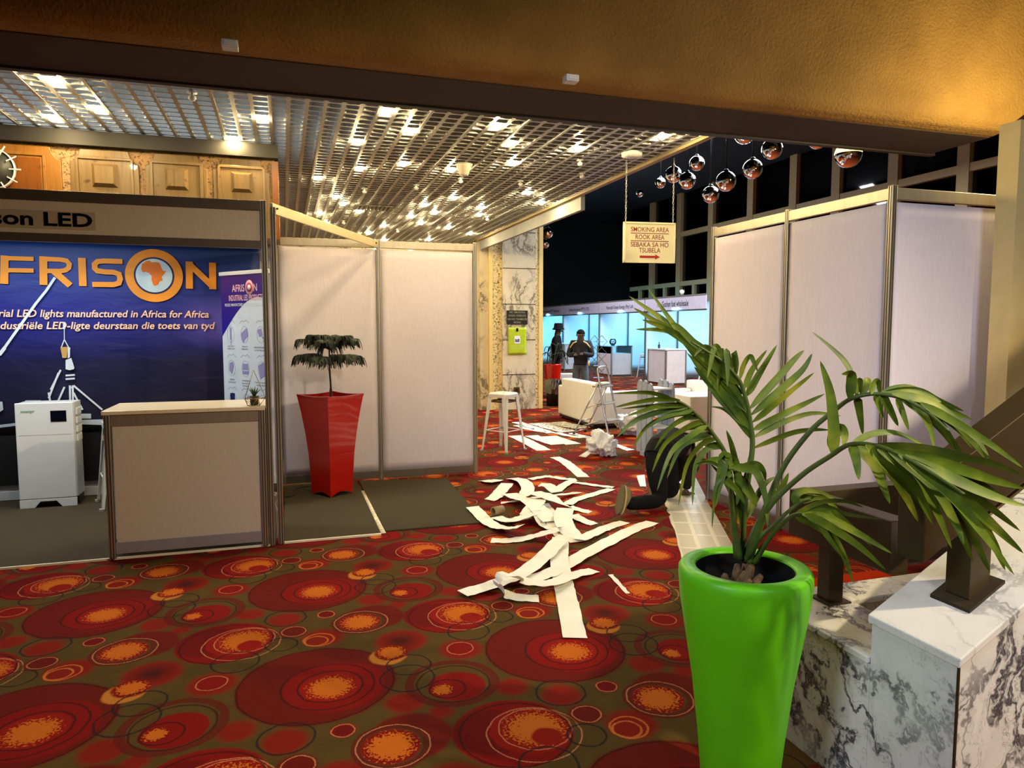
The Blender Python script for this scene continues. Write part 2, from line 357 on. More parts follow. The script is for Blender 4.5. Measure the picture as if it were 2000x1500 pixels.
GRID_M = pm('perforated_metal', (178, 180, 176), .42, .5, .05, 6); PLENUM = pm('plenum_paint', (104, 116, 122), .8); DARKP = pm('dark_hall_paint', (30, 29, 27), .9)
BROWNT = pm('brown_metal_trim', (44, 40, 33), .6, .1)
BEIGE = pm('beige_mullion_paint', (164, 142, 98), .6); PILLAR = pm('cream_pillar_paint', (226, 200, 130), .7, var=.05)
CHROME = pm('mirror_chrome', (240, 240, 240), .04, 1, 0); STEELP = pm('blue_grey_paint', (150, 162, 184), .5, var=.1)
ALUM = pm('ladder_aluminium', (200, 200, 200), .28, .85); CARD = pm('cardboard_tube', (150, 128, 88), .8)
RUNNER = pm('plain_red_carpet', (168, 44, 12), .95, var=.2, scale=200, bump=.5, bscale=200, spec=.05)
DENIM = pm('grey_trousers', (72, 84, 96), .9, var=.2); NAVY = pm('navy_jacket', (10, 12, 28), .8, var=.2); CREAM = pm('cream_stripe', (226, 204, 160), .8)
SKIN_D = pm('dark_skin', (74, 46, 32), .5, var=.08); SOLE = pm('olive_shoe_sole', (96, 84, 48), .7, var=.25, scale=60, bump=.6, bscale=90); SHOE = pm('grey_trainer', (122, 110, 76), .7, var=.2)
TEXT_K = pm('black_vinyl', (8, 7, 7), .85, var=0, spec=.1); TEXT_R = pm('brown_red_vinyl', (140, 34, 20), .5, var=0); TEXT_W = pm('white_print', (232, 236, 240), .5, var=0)
TEXT_O = pm('orange_print', (250, 158, 40), .6, var=.02); TEXT_P = pm('peach_print', (252, 206, 172), .6, var=.02); TEXT_N = pm('navy_print', (12, 24, 84), .6); TEXT_G = pm('grey_print', (96, 100, 120), .6)
SIGN = pm('cream_sign_board', (244, 234, 184), .35, var=.02); LIME = pm('lime_poster', (176, 196, 20), .5); SKYB = pm('pale_blue_print', (206, 232, 240), .6)
BLUECLOTH = pm('bag_plastic_blue', (120, 150, 170), .25)
def glassy(name, rgb, alpha, rough=.03):
    t = NT(name); tr = t.new('ShaderNodeBsdfTransparent'); tr.inputs[0].default_value = lin(*rgb); gl = t.new('ShaderNodeBsdfGlossy'); gl.inputs['Roughness'].default_value = rough
    fr = t.new('ShaderNodeFresnel'); fr.inputs[0].default_value = 1.45; mx = t.new('ShaderNodeMixShader'); f = t.math('ADD', fr.outputs[0], alpha, clamp=True)
    t.link(f, mx.inputs[0]); t.link(tr.outputs[0], mx.inputs[1]); t.link(gl.outputs[0], mx.inputs[2]); t.link(mx.outputs[0], t.out.inputs['Surface']); return t.m
GLASS = glassy('clear_glass', (235, 240, 240), .02); PANE = glassy('window_glass', (120, 124, 130), .03); SMOKE = glassy('smoked_glass', (120, 112, 100), .03, .05); BAG = glassy('clear_bag_film', (200, 206, 210), .18, .25)
def emit(name, rgb, s):
    t = NT(name); e = t.new('ShaderNodeEmission'); e.inputs[0].default_value = lin(*rgb); e.inputs[1].default_value = s; t.link(e.outputs[0], t.out.inputs['Surface']); return t.m
BULB = emit('bulb_glow', (255, 227, 168), 560); LIT = emit('lit_globe', (255, 222, 120), 5)

# ---------------------------------------------------------------- the hall
b = B().add([(-7, -3, 0), (16, -3, 0), (16, 32, 0), (-7, 32, 0)], [(0, 1, 2, 3)])
struct('floor', b, CARPET)

def lattice():
    """perforated metal ceiling: square cells with rounded openings and deep sides, repeated over the hall"""
    b = B(); px, py = .132, .122; hx, hy, r = .051, .049, .020; dep = .055; cx, cy = px/2, py/2
    ring = []
    for sx, sy, a0 in ((1, 1, 0), (-1, 1, 90), (-1, -1, 180), (1, -1, 270)):
        for k in range(3):
            a = math.radians(a0+45*k); ring.append((sx*(hx-r)+r*math.cos(a), sy*(hy-r)+r*math.sin(a)))
    n = len(ring); out = []
    for x, y in ring:
        s = min(cx/abs(x) if abs(x) > 1e-6 else 9, cy/abs(y) if abs(y) > 1e-6 else 9)
        out.append((x*s, y*s))
    v = [(x, y, 0) for x, y in out]+[(x, y, 0) for x, y in ring]+[(x*.93, y*.93, dep) for x, y in ring]
    f = [(i, (i+1) % n, n+(i+1) % n, n+i) for i in range(n)]+[(n+i, n+(i+1) % n, 2*n+(i+1) % n, 2*n+i) for i in range(n)]
    for sx, sy in ((1, 1), (-1, 1), (-1, -1), (1, -1)): v.append((sx*cx, sy*cy, 0))
    # corner fillers between the square cell outline and the ring
    corner = {}
    for i, (x, y) in enumerate(out):
        j = (i+1) % n; x2, y2 = out[j]
        if abs(abs(x)-cx) < 1e-6 and abs(abs(y2)-cy) < 1e-6 or abs(abs(y)-cy) < 1e-6 and abs(abs(x2)-cx) < 1e-6:
            sx = 1 if x+x2 > 0 else -1; sy = 1 if y+y2 > 0 else -1
            k = 3*n+{(1, 1): 0, (-1, 1): 1, (-1, -1): 2, (1, -1): 3}[(sx, sy)]; f.append((i, k, j))
    return b.add(v, f), px, py
lb, PX, PY = lattice()
ceil = lb.build('ceiling', GRID_M); ceil['kind'] = 'structure'
NX, NY = 66, 75
X0, Y0, ZC = 3.50-NX*.132+.066, 5.33+.061, 3.27
ceil.location = (X0, Y0, ZC)
for nm, cnt, off in (('across', NX, (PX, 0, 0)), ('along', NY, (0, PY, 0))):
    q = ceil.modifiers.new(nm, 'ARRAY'); q.count = cnt; q.use_relative_offset = False; q.use_constant_offset = True; q.constant_offset_displace = off
b = B()
for i in range(0, NX+1, 3):
    x = X0-.066+i*PX; b.box((x-.010, 5.33, 3.262), (x+.010, Y0+NY*PY, 3.274))
struct('ceiling_rib', b, GRID_M, None)
b = B().box((-6.2, 5.2, 3.80), (3.55, 14.6, 3.85)); struct('ceiling_plenum', b, PLENUM)
b = B().box((3.50, 5.33, 3.235), (3.56, 13.2, 3.80)); struct('trim_1', b, BEIGE)
b = B().box((3.7, -3, 6.6), (16, 32, 6.7)).box((-7, -3, 6.6), (3.7, 5.2, 6.7)); struct('ceiling_dark_hall', b, DARKP)
b = B().box((-6.2, 14.5, 0), (3.6, 14.6, 3.8)); struct('wall_back', b, MARBLE_C)
b = B().box((-6.3, -3, 0), (-6.2, 14.6, 6.6)); struct('wall_left', b, DARKP)
b = B().box((-6.3, -3.1, 0), (16, -3, 6.6)); struct('wall_rear', b, OAK_D)
b = B().box((-6.2, 31.9, 0), (16, 32, 6.6)); struct('wall_far', b, DARKP)

# the deep ochre beam across the foreground, stuccoed front, brown underside
def beam():
    b = B(); y0, y1 = 4.52, 5.33; xl, xr = -6.2, 5.82
    prof = [(y0+.55, 6.6), (y0-.1, 4.3), (y0-.02, 3.38), (y0, 3.30), (y0+.05, 3.25), (y0+.14, 3.235), (y1, 3.235), (y1, 6.6)]
    return b.prism(prof, lambda y, z: (xl, y, z), lambda y, z: (xr+(.12 if z > 3.3 else 0)+(y1-y)*.0, y, z))
struct('ceiling_beam', beam(), STUCCO, bevel=.02)
b = B().box((-6.2, 5.29, 3.215), (5.86, 5.345, 3.26)); struct('trim_2', b, BROWNT)
b = B().box((-6.2, 4.70, 3.228), (5.80, 5.28, 3.236)); struct('trim_3', b, pm('brown_soffit_paint', (58, 42, 20), .85))
for nm, lab, p in (('emergency_fitting', 'small white fitting on the beam face, above the booth fascia', (-0.258, 4.47, 3.215)), ('emergency_fitting', 'small white square fitting low on the beam, above the row of bulbs', (1.84, 4.47, 3.242))):
    t = thing(nm, lab, 'fitting', p)
    B().box((-.045, -.02, -.022), (.045, .06, .022)).build('housing', WHITE_M, t, bevel=.006)
    B().box((-.03, -.026, -.012), (.03, -.018, .012)).build('cover', WHITE_M, t)

# column clad in marble
col = B().box((4.02, 13.2, 0), (4.70, 14.4, 6.6)); column = struct('marble_column', col, MARBLE_C)
b = B()
for z in (.68, 1.36, 2.05, 2.74, 3.43): b.box((4.019, 13.194, z), (4.70, 13.2, z+.012))
b.build('joint', GROOVE, column)
B().box((3.82, 13.26, 0), (4.02, 14.3, 3.8)).build('stone_strip', TERRAZZO, column)
B().box((3.76, 13.22, 0), (3.83, 14.3, 3.8)).build('corner_bead', PILLAR, column)
B().box((3.60, 13.3, 0), (3.77, 14.5, 3.8)).build('return_face', MARBLE_C, column)
B().box((4.70, 13.24, 0), (4.78, 14.4, 6.6)).build('stone_strip', TERRAZZO, column)
B().box((4.78, 13.22, 0), (4.86, 14.4, 6.6)).build('corner_bead', PILLAR, column)
q4 = (3.57, 8.341, 3.073); b = B().box((3.565, q4[1], q4[2]), (3.62, 13.2, 3.8)); struct('trim_4', b, pm('pale_grey_bulkhead', (150, 154, 158), .7))
b = B().box((4.40, 3.36, 0), (4.9, 3.5, 2.9)); struct('pillar_side', b, PILLAR)

# window wall of the dark hall
XW = 14.2
mull = [(8.2, .22), (10.2, .3), (12.1, .3), (14.0, .3), (15.9, .3), (17.6, .3), (19.6, .3), (21.8, .3), (23.9, .3), (26.0, .3), (28.0, .3)]
wn = 1
for (a, wa), (c, wc) in zip(mull[:-1], mull[1:]):
    g = struct('window_%d' % wn, B().box((XW+.12, a, 0), (XW+.14, c, 6.6)), PANE); wn += 1
    B().box((XW, a-wa/2, 0), (XW+.3, a+wa/2, 6.6)).build('mullion', BEIGE, g)
    B().box((XW+.02, a+wa/2, 4.98), (XW+.16, c-wc/2, 5.16)).box((XW+.02, a+wa/2, 3.15), (XW+.16, c-wc/2, 3.32)).build('transom', BEIGE, g)
    if a > 17: B().box((XW+.02, (a+c)/2-.08, 0), (XW+.12, (a+c)/2+.08, 3.15)).build('glazing_bar', BEIGE, g)
b = B().box((15.9, -3, 0), (16, 32, 6.6)); struct('wall_right', b, DARKP)
b = B().box((7.2, 9.0, 5.2), (13.9, 9.5, 5.45)); struct('trim_5', b, pm('grey_gallery_edge', (120, 122, 124), .7))

# oak bulkhead over the left booth, with pebble plaster ribs
bh = struct('bulkhead', B().box((-4.2, 7.02, 2.42), (-.05, 7.5, 3.2)), PEBBLE)
B().box((-4.2, 6.93, 3.14), (-.02, 7.06, 3.262)).build('top_rail', BROWNT, bh)
ZT, ZB = 3.145, 2.42
def arch_panel(x0, x1, y, m, big):
    """board with clipped round shoulders and a framed, raised middle"""
    c = .11; pts = [(x0, ZB), (x1, ZB), (x1, ZT-.02-c)]
    pts += [(x1-c*math.sin(math.radians(a)), ZT-.02-c*math.cos(math.radians(a))) for a in (0, 30, 60, 90)]
    pts = [(x0, ZB), (x1, ZB), (x1, ZT-.13), (x1-.03, ZT-.12), (x1-.06, ZT-.08), (x1-.08, ZT-.02), (x0+.08, ZT-.02), (x0+.06, ZT-.08), (x0+.03, ZT-.12), (x0, ZT-.13)]
    o = B().prism(pts, lambda x, z: (x, y, z), lambda x, z: (x, y-.03, z)).build('oak_panel', m, bh, bevel=.006)
    cx = (x0+x1)/2; wd = (x1-x0)*.40; zt = ZT-.095
    fb = B()
    for xx in (cx-wd, cx+wd): fb.box((xx-.012, y-.045, ZB), (xx+.012, y-.028, zt))
    fb.box((cx-wd, y-.045, zt-.012), (cx+wd, y-.028, zt+.012)); fb.build('moulding', m, o, bevel=.004)
    if big: B().box((cx-wd+.03, y-.034, ZB), (cx+wd-.03, y-.026, zt-.03)).build('inset', OAK_D, o)
    else:
        q = wd*.47; z0, z1 = zt-.045-2*q, zt-.045
        B().add([(cx-q, y-.03, z0), (cx+q, y-.03, z0), (cx+q, y-.03, z1), (cx-q, y-.03, z1), (cx-q*.72, y-.075, z0+q*.28), (cx+q*.72, y-.075, z0+q*.28), (cx+q*.72, y-.075, z1-q*.28), (cx-q*.72, y-.075, z1-q*.28)],
                [(0, 1, 5, 4), (1, 2, 6, 5), (2, 3, 7, 6), (3, 0, 4, 7), (4, 5, 6, 7)]).build('raised_block', OAK_G, o)
yb = 7.02
arch_panel(-2.98, -1.765, yb, OAK, True); arch_panel(-1.70, -1.175, yb, OAK_G, False); arch_panel(-1.125, -.625, yb, OAK_G, False); arch_panel(-.575, -.10, yb, OAK_G, False)
B().box((-.075, 6.99, 2.42), (-.02, 7.5, 3.12)).build('end_board', OAK_D, bh)

ck = thing('wall_clock', 'dark round clock dial with white tick marks on the oak bulkhead', 'clock', (-2.249, 6.96, 2.904))
B().lathe([(.155, 0), (.155, .03)], 40).build('dial', pm('dark_dial', (44, 46, 38), .5), ck).rotation_euler = (PI/2, 0, 0)
r_ = B().lathe([(.160, 0), (.168, 0), (.168, .04), (.160, .04)], 40, cap0=False, cap1=False).build('rim', TEXT_W, ck); r_.rotation_euler = (PI/2, 0, 0)
tk = B()
for k in range(12):
    a = k*PI/6; tk = B(); tk.bar((.125*math.cos(a), -.036, .125*math.sin(a)), (.21*math.cos(a), -.036, .21*math.sin(a)), .01); tk.build('tick_mark', TEXT_W, ck)

# ---------------------------------------------------------------- ceiling fittings
BULB_AT = [(-1.386, 5.576), (-1.282, 6.245), (-1.69, 6.655), (-0.353, 6.808), (-0.076, 6.125), (0.743, 5.598), (0.997, 6.172), (0.597, 6.668), (0.436, 8.301), (0.842, 7.742), (1.128, 7.286), (1.668, 7.428), (2.215, 6.939), (1.946, 6.219), (1.692, 5.788), (2.626, 6.231), (3.15, 5.673), (2.911, 8.494), (3.291, 9.016), (2.052, 9.06), (2.622, 9.608), (2.771, 10.211), (1.806, 9.697), (1.787, 10.726), (2.069, 10.241), (2.177, 11.309), (2.59, 11.722), (3.145, 12.354), (1.635, 11.839), (2.586, 13.454), (1.481, 12.885), (1.794, 13.79), (0.691, 9.419), (0.821, 9.928), (1.047, 10.52), (0.52, 10.929), (0.65, 11.913)]
first = None; used = set()
for x, y in BULB_AT:
    i = round((x-X0)/PX); j = round((y-Y0)/PY)
    while (i, j) in used: j += 1
    used.add((i, j)); p = (X0+i*PX, Y0+j*PY, 3.275)
    if first is None:
        first = thing('ceiling_bulb', 'glowing warm bulb set in an opening of the perforated metal ceiling', 'light bulb', p, group='bulbs in the perforated metal ceiling')
        B().ball((0, 0, 0), (.034, .034, .04), 12, 8).build('globe', BULB, first)
        B().tube([(0, 0, .03), (0, 0, .10)], .018, 8).build('socket', WHITE_M, first)
    else: dup(first, p)
first = None
for x, y in [(-0.583, 5.605), (2.831, 6.651), (3.086, 7.189), (2.584, 7.774), (1.906, 7.844), (1.5, 8.365), (0.949, 8.767), (2.941, 10.428), (1.863, 12.19), (0.911, 11.455)]:
    if first is None:
        first = thing('sprinkler_head', 'tiny white sprinkler head hanging just below the metal ceiling', 'sprinkler', (x, y, 3.262), group='white sprinkler heads under the metal ceiling')
        B().lathe([(.012, 0), (.012, -.02), (.024, -.026), (.028, -.042), (.018, -.056)], 12).build('body', WHITE_M, first)
        B().lathe([(.036, 0), (.036, -.005)], 16).build('collar', WHITE_M, first)
    else: dup(first, (x, y, 3.262))
p = (1.781, 7.196, 3.26)
t = thing('ceiling_speaker', 'small off-white cone speaker hanging under the middle of the metal ceiling', 'speaker', p)
B().lathe([(.085, 0), (.075, -.02), (.045, -.10), (.03, -.11)], 20).build('cone', pm('offwhite_plastic', (206, 200, 176), .5), t)
B().lathe([(.09, .0), (.09, .012)], 20).build('flange', WHITE_M, t)
p = (3.176, 6.215, 3.26)
t = thing('access_point', 'white flat round disc on the ceiling above the smoking sign', 'ceiling unit', (p[0], p[1], 3.255))
B().lathe([(.10, 0), (.095, -.03), (.05, -.045)], 24).build('cover', WHITE_M, t)
B().lathe([(.075, .012), (.075, 0)], 24).build('base_plate', WHITE_M, t)
p = (1.2, 10.087, 3.26)
t = thing('ceiling_vent', 'dark slatted rectangular vent in the far metal ceiling', 'vent', (p[0], p[1], 3.25))
B().box((-.26, -.16, 0), (.26, .16, .012)).build('frame', ALU_D, t)
b = B()
for k in range(9): b.box((-.24+k*.055, -.14, -.012), (-.225+k*.055, .14, 0))
b.build('slats', GROOVE, t)

# smoking sign hanging on two chains
A_, B_, C_, D_ = (3.167, 6.341, 2.637), (3.693, 6.278, 2.621), (3.669, 6.252, 2.229), (3.148, 6.315, 2.245)
mid = [(A_[i]+B_[i]+C_[i]+D_[i])/4 for i in range(3)]
ang = math.atan2(B_[1]-A_[1], B_[0]-A_[0]); sw = math.hypot(B_[0]-A_[0], B_[1]-A_[1]); sh = (A_[2]+B_[2]-C_[2]-D_[2])/2
t = thing('hanging_sign', 'cream smoking area sign with red arrow hanging on two chains', 'sign', mid, ang)
B().box((-sw/2, -.012, -sh/2), (sw/2, .012, sh/2)).build('board', SIGN, t)
b = B(); e = .016
for x0, z0, x1, z1 in ((-sw/2, -sh/2, sw/2, -sh/2+e), (-sw/2, sh/2-e, sw/2, sh/2), (-sw/2, -sh/2, -sw/2+e, sh/2), (sw/2-e, -sh/2, sw/2, sh/2)): b.box((x0, -.02, z0), (x1, .02, z1))
b.build('frame', pm('ivory_frame', (250, 240, 190), .4), t)
for s, wd, z in (('SMOKING AREA', .74, .315), ('ROOK AREA', .56, .13), ('SEBAKA SA HO', .74, -.055), ('TSUBELA', .42, -.195)):
    text('lettering', s, sw*wd, sh*.115, (0, -.0135, sh*z), FACE_S, TEXT_R, t, bold=.006, world=False)
b = B()
for z in (.228, .040): b.box((-sw*.37, -.0145, sh*z-.003), (sw*.37, -.012, sh*z+.003))
b.build('rule_lines', TEXT_R, t)
a = sw*.5
B().prism([(-.19*sw, -.028*sh), (.11*sw, -.028*sh), (.11*sw, -.062*sh), (.20*sw, 0), (.11*sw, .062*sh), (.11*sw, .028*sh), (-.19*sw, .028*sh)], lambda x, z: (x, -.012, z-.35*sh), lambda x, z: (x, -.015, z-.35*sh)).build('arrow', pm('red_arrow', (176, 18, 14), .5), t)
for sx in (-.46, .46):
    b = B(); top = 3.262-mid[2]; n = int((top-sh/2)/.026)
    for k in range(n):
        z = sh/2+.013+k*.026; rr = .0085
        loop = [(sx*sw+(rr*.8*math.cos(q*PI/4) if k % 2 else 0), (0 if k % 2 else rr*.8*math.cos(q*PI/4)), z+.017*math.sin(q*PI/4)) for q in range(9)]
        b.tube(loop, .0020, 5, False)
    b.build('chain', ALUM, t)

# globe pendants in the dark hall
first = None
for px_, py_, d_, at, r in [(1657, 302, 51, (6.859, 7.471, 3.79), 0.165), (1597, 272, 38, (7.575, 8.872, 4.38), 0.144), (1508, 291, 40, (6.93, 9.066, 4.236), 0.151), (1454, 262, 38, (7.232, 10.171, 4.753), 0.159), (1470, 330, 38, (6.839, 9.392, 4.008), 0.148), (1418, 354, 39, (6.329, 9.325, 3.781), 0.149), (1361, 319, 29, (7.261, 11.623, 4.6), 0.136), (1388, 380, 33, (6.912, 10.618, 3.844), 0.143), (1342, 353, 33, (6.539, 10.757, 4.077), 0.143), (1315, 341, 32, (6.424, 11.016, 4.223), 0.141), (1290, 357, 21, (7.637, 13.614, 4.65), 0.114), (1250, 378, 14, (8.663, 16.474, 4.987), 0.091), (1070, 455, 21, (6.057, 16.158, 3.858), 0.129), (1064, 476, 18, (6.333, 17.111, 3.719), 0.117)]:
    nm = {1657: 'lit globe pendant, upper half glowing yellow, under the end of the beam', 1597: 'mirrored globe pendant mostly hidden behind the beam, second from the right',
          1508: 'large dark globe pendant hanging just below the beam, left of the lit globe', 1454: 'globe pendant cut off by the beam, showing only its mirrored bottom half', 1470: 'globe pendant below and left of the large one near the beam',
          1418: 'mid-height globe pendant above the first right-hand white panel', 1361: 'small globe pendant above and right of the smoking sign, highest of its cluster', 1388: 'lowest globe pendant, just above the left end of the white panels',
          1342: 'globe pendant between the sign chain and the lowest globe', 1315: 'globe pendant directly behind the right chain of the smoking sign', 1290: 'small distant globe pendant just left of the right sign chain',
          1250: 'tiny far globe pendant between the two sign chains', 1070: 'small globe pendant right beside the marble column, upper of two', 1064: 'small globe pendant right beside the marble column, lower of two'}[px_]
    t = thing('globe_pendant', nm, 'pendant lamp', at, group='half-mirrored globe pendants in the dark hall')
    B().ball((0, 0, 0), r, 28, 10, -1, .05).build('mirrored_half', CHROME, t)
    B().ball((0, 0, 0), r*.995, 28, 10, .05, 1).build('glass_half', LIT if px_ == 1657 else SMOKE, t)
    B().tube([(0, 0, r*1.0), (0, 0, 6.6-at[2])], .012, 8).build('stem', BLACK, t)
    B().lathe([(r*.25, r*.93), (r*.25, r*1.12), (.02, r*1.2)], 12).build('cap', BLACK, t)

# ---------------------------------------------------------------- shell-scheme partitions
def post_mesh(h, s=.04):
    b = B().box((-s/2, -s/2, 0), (s/2, s/2, h)); g = B()
    for k in (-.22, .22):
        g.box((k*s-.003, -s/2-.0012, .0), (k*s+.003, s/2+.0012, h-.004)); g.box((-s/2-.0012, k*s-.003, 0), (s/2+.0012, k*s+.003, h-.004))
    return b, g
def post_part(parent, at, h, nm='post'):
    b, g = post_mesh(h); o = b.build(nm, ALU, parent, bevel=.003); o.location = at
    g.build('groove', GROOVE, o); return o
def partition(label, p, q, posts, m=PANEL, group=None, h=2.5):
    """one framed cloth panel from p to q on the floor"""
    p, q = Vector((*p, 0)), Vector((*q, 0)); L = (q-p).length; t = thing('partition_panel', label, 'partition panel', p, math.atan2(q.y-p.y, q.x-p.x), group)
    nx, nz = 14, 26
    b = B(); rnd = random.Random(int(p.x*100+p.y*10)); ph = [rnd.uniform(0, 6) for _ in range(6)]
    v = [(.02+(L-.04)*i/nx, .004*math.sin(ph[0]+9*i/nx+2.1*j/nz*math.sin(ph[1]))*math.sin(PI*i/nx)*math.sin(PI*j/nz)+.003*math.sin(ph[2]+17*i/nx+5*j/nz)*math.sin(PI*i/nx)*math.sin(PI*j/nz), .09+(h-.18)*j/nz) for j in range(nz+1) for i in range(nx+1)]
    b.add(v, [(j*(nx+1)+i, j*(nx+1)+i+1, (j+1)*(nx+1)+i+1, (j+1)*(nx+1)+i) for j in range(nz) for i in range(nx)], True)
    b.build('cloth', m, t, solid=.006)
    B().box((.02, -.016, h-.075), (L-.02, .016, h)).build('top_rail', ALU, t, bevel=.003)
    B().box((.02, -.016, .02), (L-.02, .016, .10)).build('bottom_rail', ALU_D, t, bevel=.003)
    for s in posts: post_part(t, (s*L, 0, 0), h+.015)
    return t
g = 'white shell-scheme panels behind the red planter'
partition('white cloth partition panel standing behind the red planter', (-.07, 7.50), (.94, 7.50), (0, 1), group=g)
partition('white cloth partition panel right of the red planter, ending by the bar stool', (.94, 7.50), (1.97, 7.50), (1,), group=g)
g = 'white shell-scheme panels on the right side'
partition('narrow-looking white partition panel at the far end beside the kneeling person', (3.73, 5.66), (3.73, 4.66), (0, 1), group=g)
partition('large white partition panel behind the palm, left of the corner post', (3.73, 4.66), (3.73, 3.67), (1,), group=g)
partition('lavender-shaded partition panel right of the corner, above the handrail', (3.73, 3.67), (4.75, 3.67), (1,), group=g)
partition('sliver of partition panel at the right edge beside the cream pillar', (4.75, 3.67), (5.75, 3.67), (1,), group=g)
t = thing('brace_rail', 'aluminium brace rail slanting above the white panel behind the red planter', 'rail', (-.07, 5.45, 2.46))
B().bar((0, 0, 0), (1.0, 2.03, 0), .02, .075).build('rail_bar', pm('pale_aluminium', (206, 190, 150), .4, .5), t, bevel=.003)
b = B()
for s in (.03, .97): b.tube([(1.0*s+.008, 2.03*s-.012, .005), (1.0*s+.014, 2.03*s-.02, .005)], .007, 8)
b.build('screw_head', GROOVE, t)

# ---------------------------------------------------------------- the left booth
t = thing('booth_fascia', 'beige booth name board over the left stand with black lettering', 'booth sign', (-1.9, 5.45, 2.17))
B().box((-1.95, -.008, .055), (1.76, .008, .265)).build('name_panel', FASC, t)
B().box((-1.95, -.018, .265), (1.76, .018, .335)).build('top_rail', ALU_D, t, bevel=.003)
B().box((-1.95, -.018, 0), (1.76, .018, .055)).build('bottom_rail', ALU_D, t, bevel=.003)
x0, x1 = -1.737, -1.204; zc = 2.317; zb = 2.267; zt = 2.36
gp = B().box((x0-.55, 5.4395, zb-.012), (x1+.015, 5.4412, zt+.012)).build('application_tape', pm('squared_transfer_tape', (184, 168, 150), .4), t, world=True)
text('lettering', 'Afrison LED', (x1-x0)*11.0/6.95, zt-zb, (x1, 5.4385, (zb+zt)/2), FACE_S, TEXT_K, t, 'RIGHT', bold=.03)
t = thing('booth_post', 'tall aluminium booth post at the right end of the beige name board', 'post', (-.125, 5.45, 0)); post_part(t, (0, 0, 0), 2.51)
t = thing('booth_post', 'tall aluminium booth post standing free beside the grey carpet', 'post', (-.062, 5.47, 0)); post_part(t, (0, 0, 0), 2.47)
for i, x in enumerate((-4.1, -3.1, -2.1, -1.1)):
    t = thing('partition_panel', ['back panel of the left stand, outermost on the left', 'back panel of the left stand left of the battery cabinet', 'back panel of the left stand behind the battery cabinet', 'back panel of the left stand behind the display counter'][i], 'partition panel', (x, 7.56, 0), 0, 'back panels of the left stand')
    B().box((.02, -.003, .1), (1.0, .003, 2.42)).build('cloth', PANEL, t); B().box((0, -.016, .02), (1.02, .016, .10)).build('bottom_rail', pm('white_skirting', (208, 208, 204), .5), t)
    B().box((0, -.016, 2.42), (1.02, .016, 2.5)).build('top_rail', ALU, t)
b = B().box((-5.6, 5.44, 0), (-.10, 7.6, .012)); t = b.build('carpet_mat', GREY); tag(t, 'dark grey carpet laid under the left stand', 'carpet mat')
B().box((-5.6, 5.425, 0), (-.14, 5.44, .014)).build('edge_tape', pm('white_edge_tape', (236, 226, 200), .5), t)

def shape(name, polys, m, parent, y, dy=.0015):
    b = B()
    for i, poly in enumerate(polys): b.prism(poly, lambda x, z: (x, y, z), lambda x, z: (x, y-dy-.00006*i, z))
    return b.build(name, m, parent, world=True)
def stroke(pts, wd):
    """one flat ribbon polygon that follows the points"""
    L = []; R_ = []; n = len(pts)
    for i, p in enumerate(pts):
        a = pts[max(i-1, 0)]; c = pts[min(i+1, n-1)]
        dx, dz = c[0]-a[0], c[1]-a[1]; l = math.hypot(dx, dz) or 1
        k = 1.0
        if 0 < i < n-1:
            ux, uz = p[0]-a[0], p[1]-a[1]; lu = math.hypot(ux, uz) or 1
            k = 1/max(.5, abs((ux*dx+uz*dz)/(lu*l)))
        L.append((p[0]-dz/l*wd/2*k, p[1]+dx/l*wd/2*k)); R_.append((p[0]+dz/l*wd/2*k, p[1]-dx/l*wd/2*k))
    return [(L[i], L[i+1], R_[i+1], R_[i]) for i in range(n-1)]
# printed backdrop
bt = NT('printed_backdrop'); tc = bt.coord()
sp = bt.new('ShaderNodeSeparateXYZ'); bt.link(tc, sp.inputs[0])
up = bt.ramp(bt.math('MULTIPLY_ADD', sp.outputs[2], .5, 0.0), [(0.0, lin(6, 6, 24)), (.33, lin(8, 8, 58)), (.55, lin(22, 26, 128)), (.8, lin(14, 54, 138)), (1.0, lin(20, 86, 168))])
gx = bt.math('SUBTRACT', sp.outputs[0], 3.66); gz = bt.math('SUBTRACT', sp.outputs[2], 1.05)
gd = bt.math('SQRT', bt.math('ADD', bt.math('MULTIPLY', gx, gx), bt.math('MULTIPLY', bt.math('MULTIPLY', gz, gz), 3)))
gl = bt.ramp(gd, [(0, (1, 1, 1, 1)), (.55, (0, 0, 0, 1))])
c_ = bt.mix(bt.math('MULTIPLY', gl, .7), up, lin(104, 92, 200)); bt.set('Base Color', c_); bt.set('Roughness', .5)
bt.bump(bt.noise(bt.coord((1, 1, 2.5)), 2.6, 3, .8).outputs[0], .25, .03)
BD = bt.m
t = thing('booth_backdrop', 'large dark blue printed backdrop with orange lettering across the left stand', 'banner', (-4.2, 7.535, .62))
b = B(); nx, nz = 40, 20
b.add([(3.98*i/nx, -.004*math.sin(i*.9+j*.35)*math.sin(j*.5), 1.79*j/nz) for j in range(nz+1) for i in range(nx+1)], [(j*(nx+1)+i, j*(nx+1)+i+1, (j+1)*(nx+1)+i+1, (j+1)*(nx+1)+i) for j in range(nz) for i in range(nx)], True)
b.build('cloth', BD, t, solid=.002)
B().box((0, -.004, -.46), (3.98, 0, 0.0)).build('printed_road', pm('printed_dark_road', (9, 9, 12), .6, var=.5, scale=3, stretch=(.3, 1, 4)), t)
yl = 7.518; wd = .062
letters = []
letters += stroke([(-2.392, 1.998), (-2.376, 2.25)], wd)+stroke([(-2.406, 2.227), (-2.153, 2.227)], wd*.62)+stroke([(-2.411, 2.12), (-2.158, 2.122)], wd*.62)
letters += stroke([(-2.085, 1.994), (-2.076, 2.252)], wd)+stroke([(-2.105, 2.23), (-1.943, 2.227), (-1.892, 2.218), (-1.87, 2.188), (-1.878, 2.152), (-1.904, 2.131), (-1.947, 2.122), (-2.071, 2.122)], wd*.66)+stroke([(-1.998, 2.121), (-1.872, 1.992)], wd*.9)
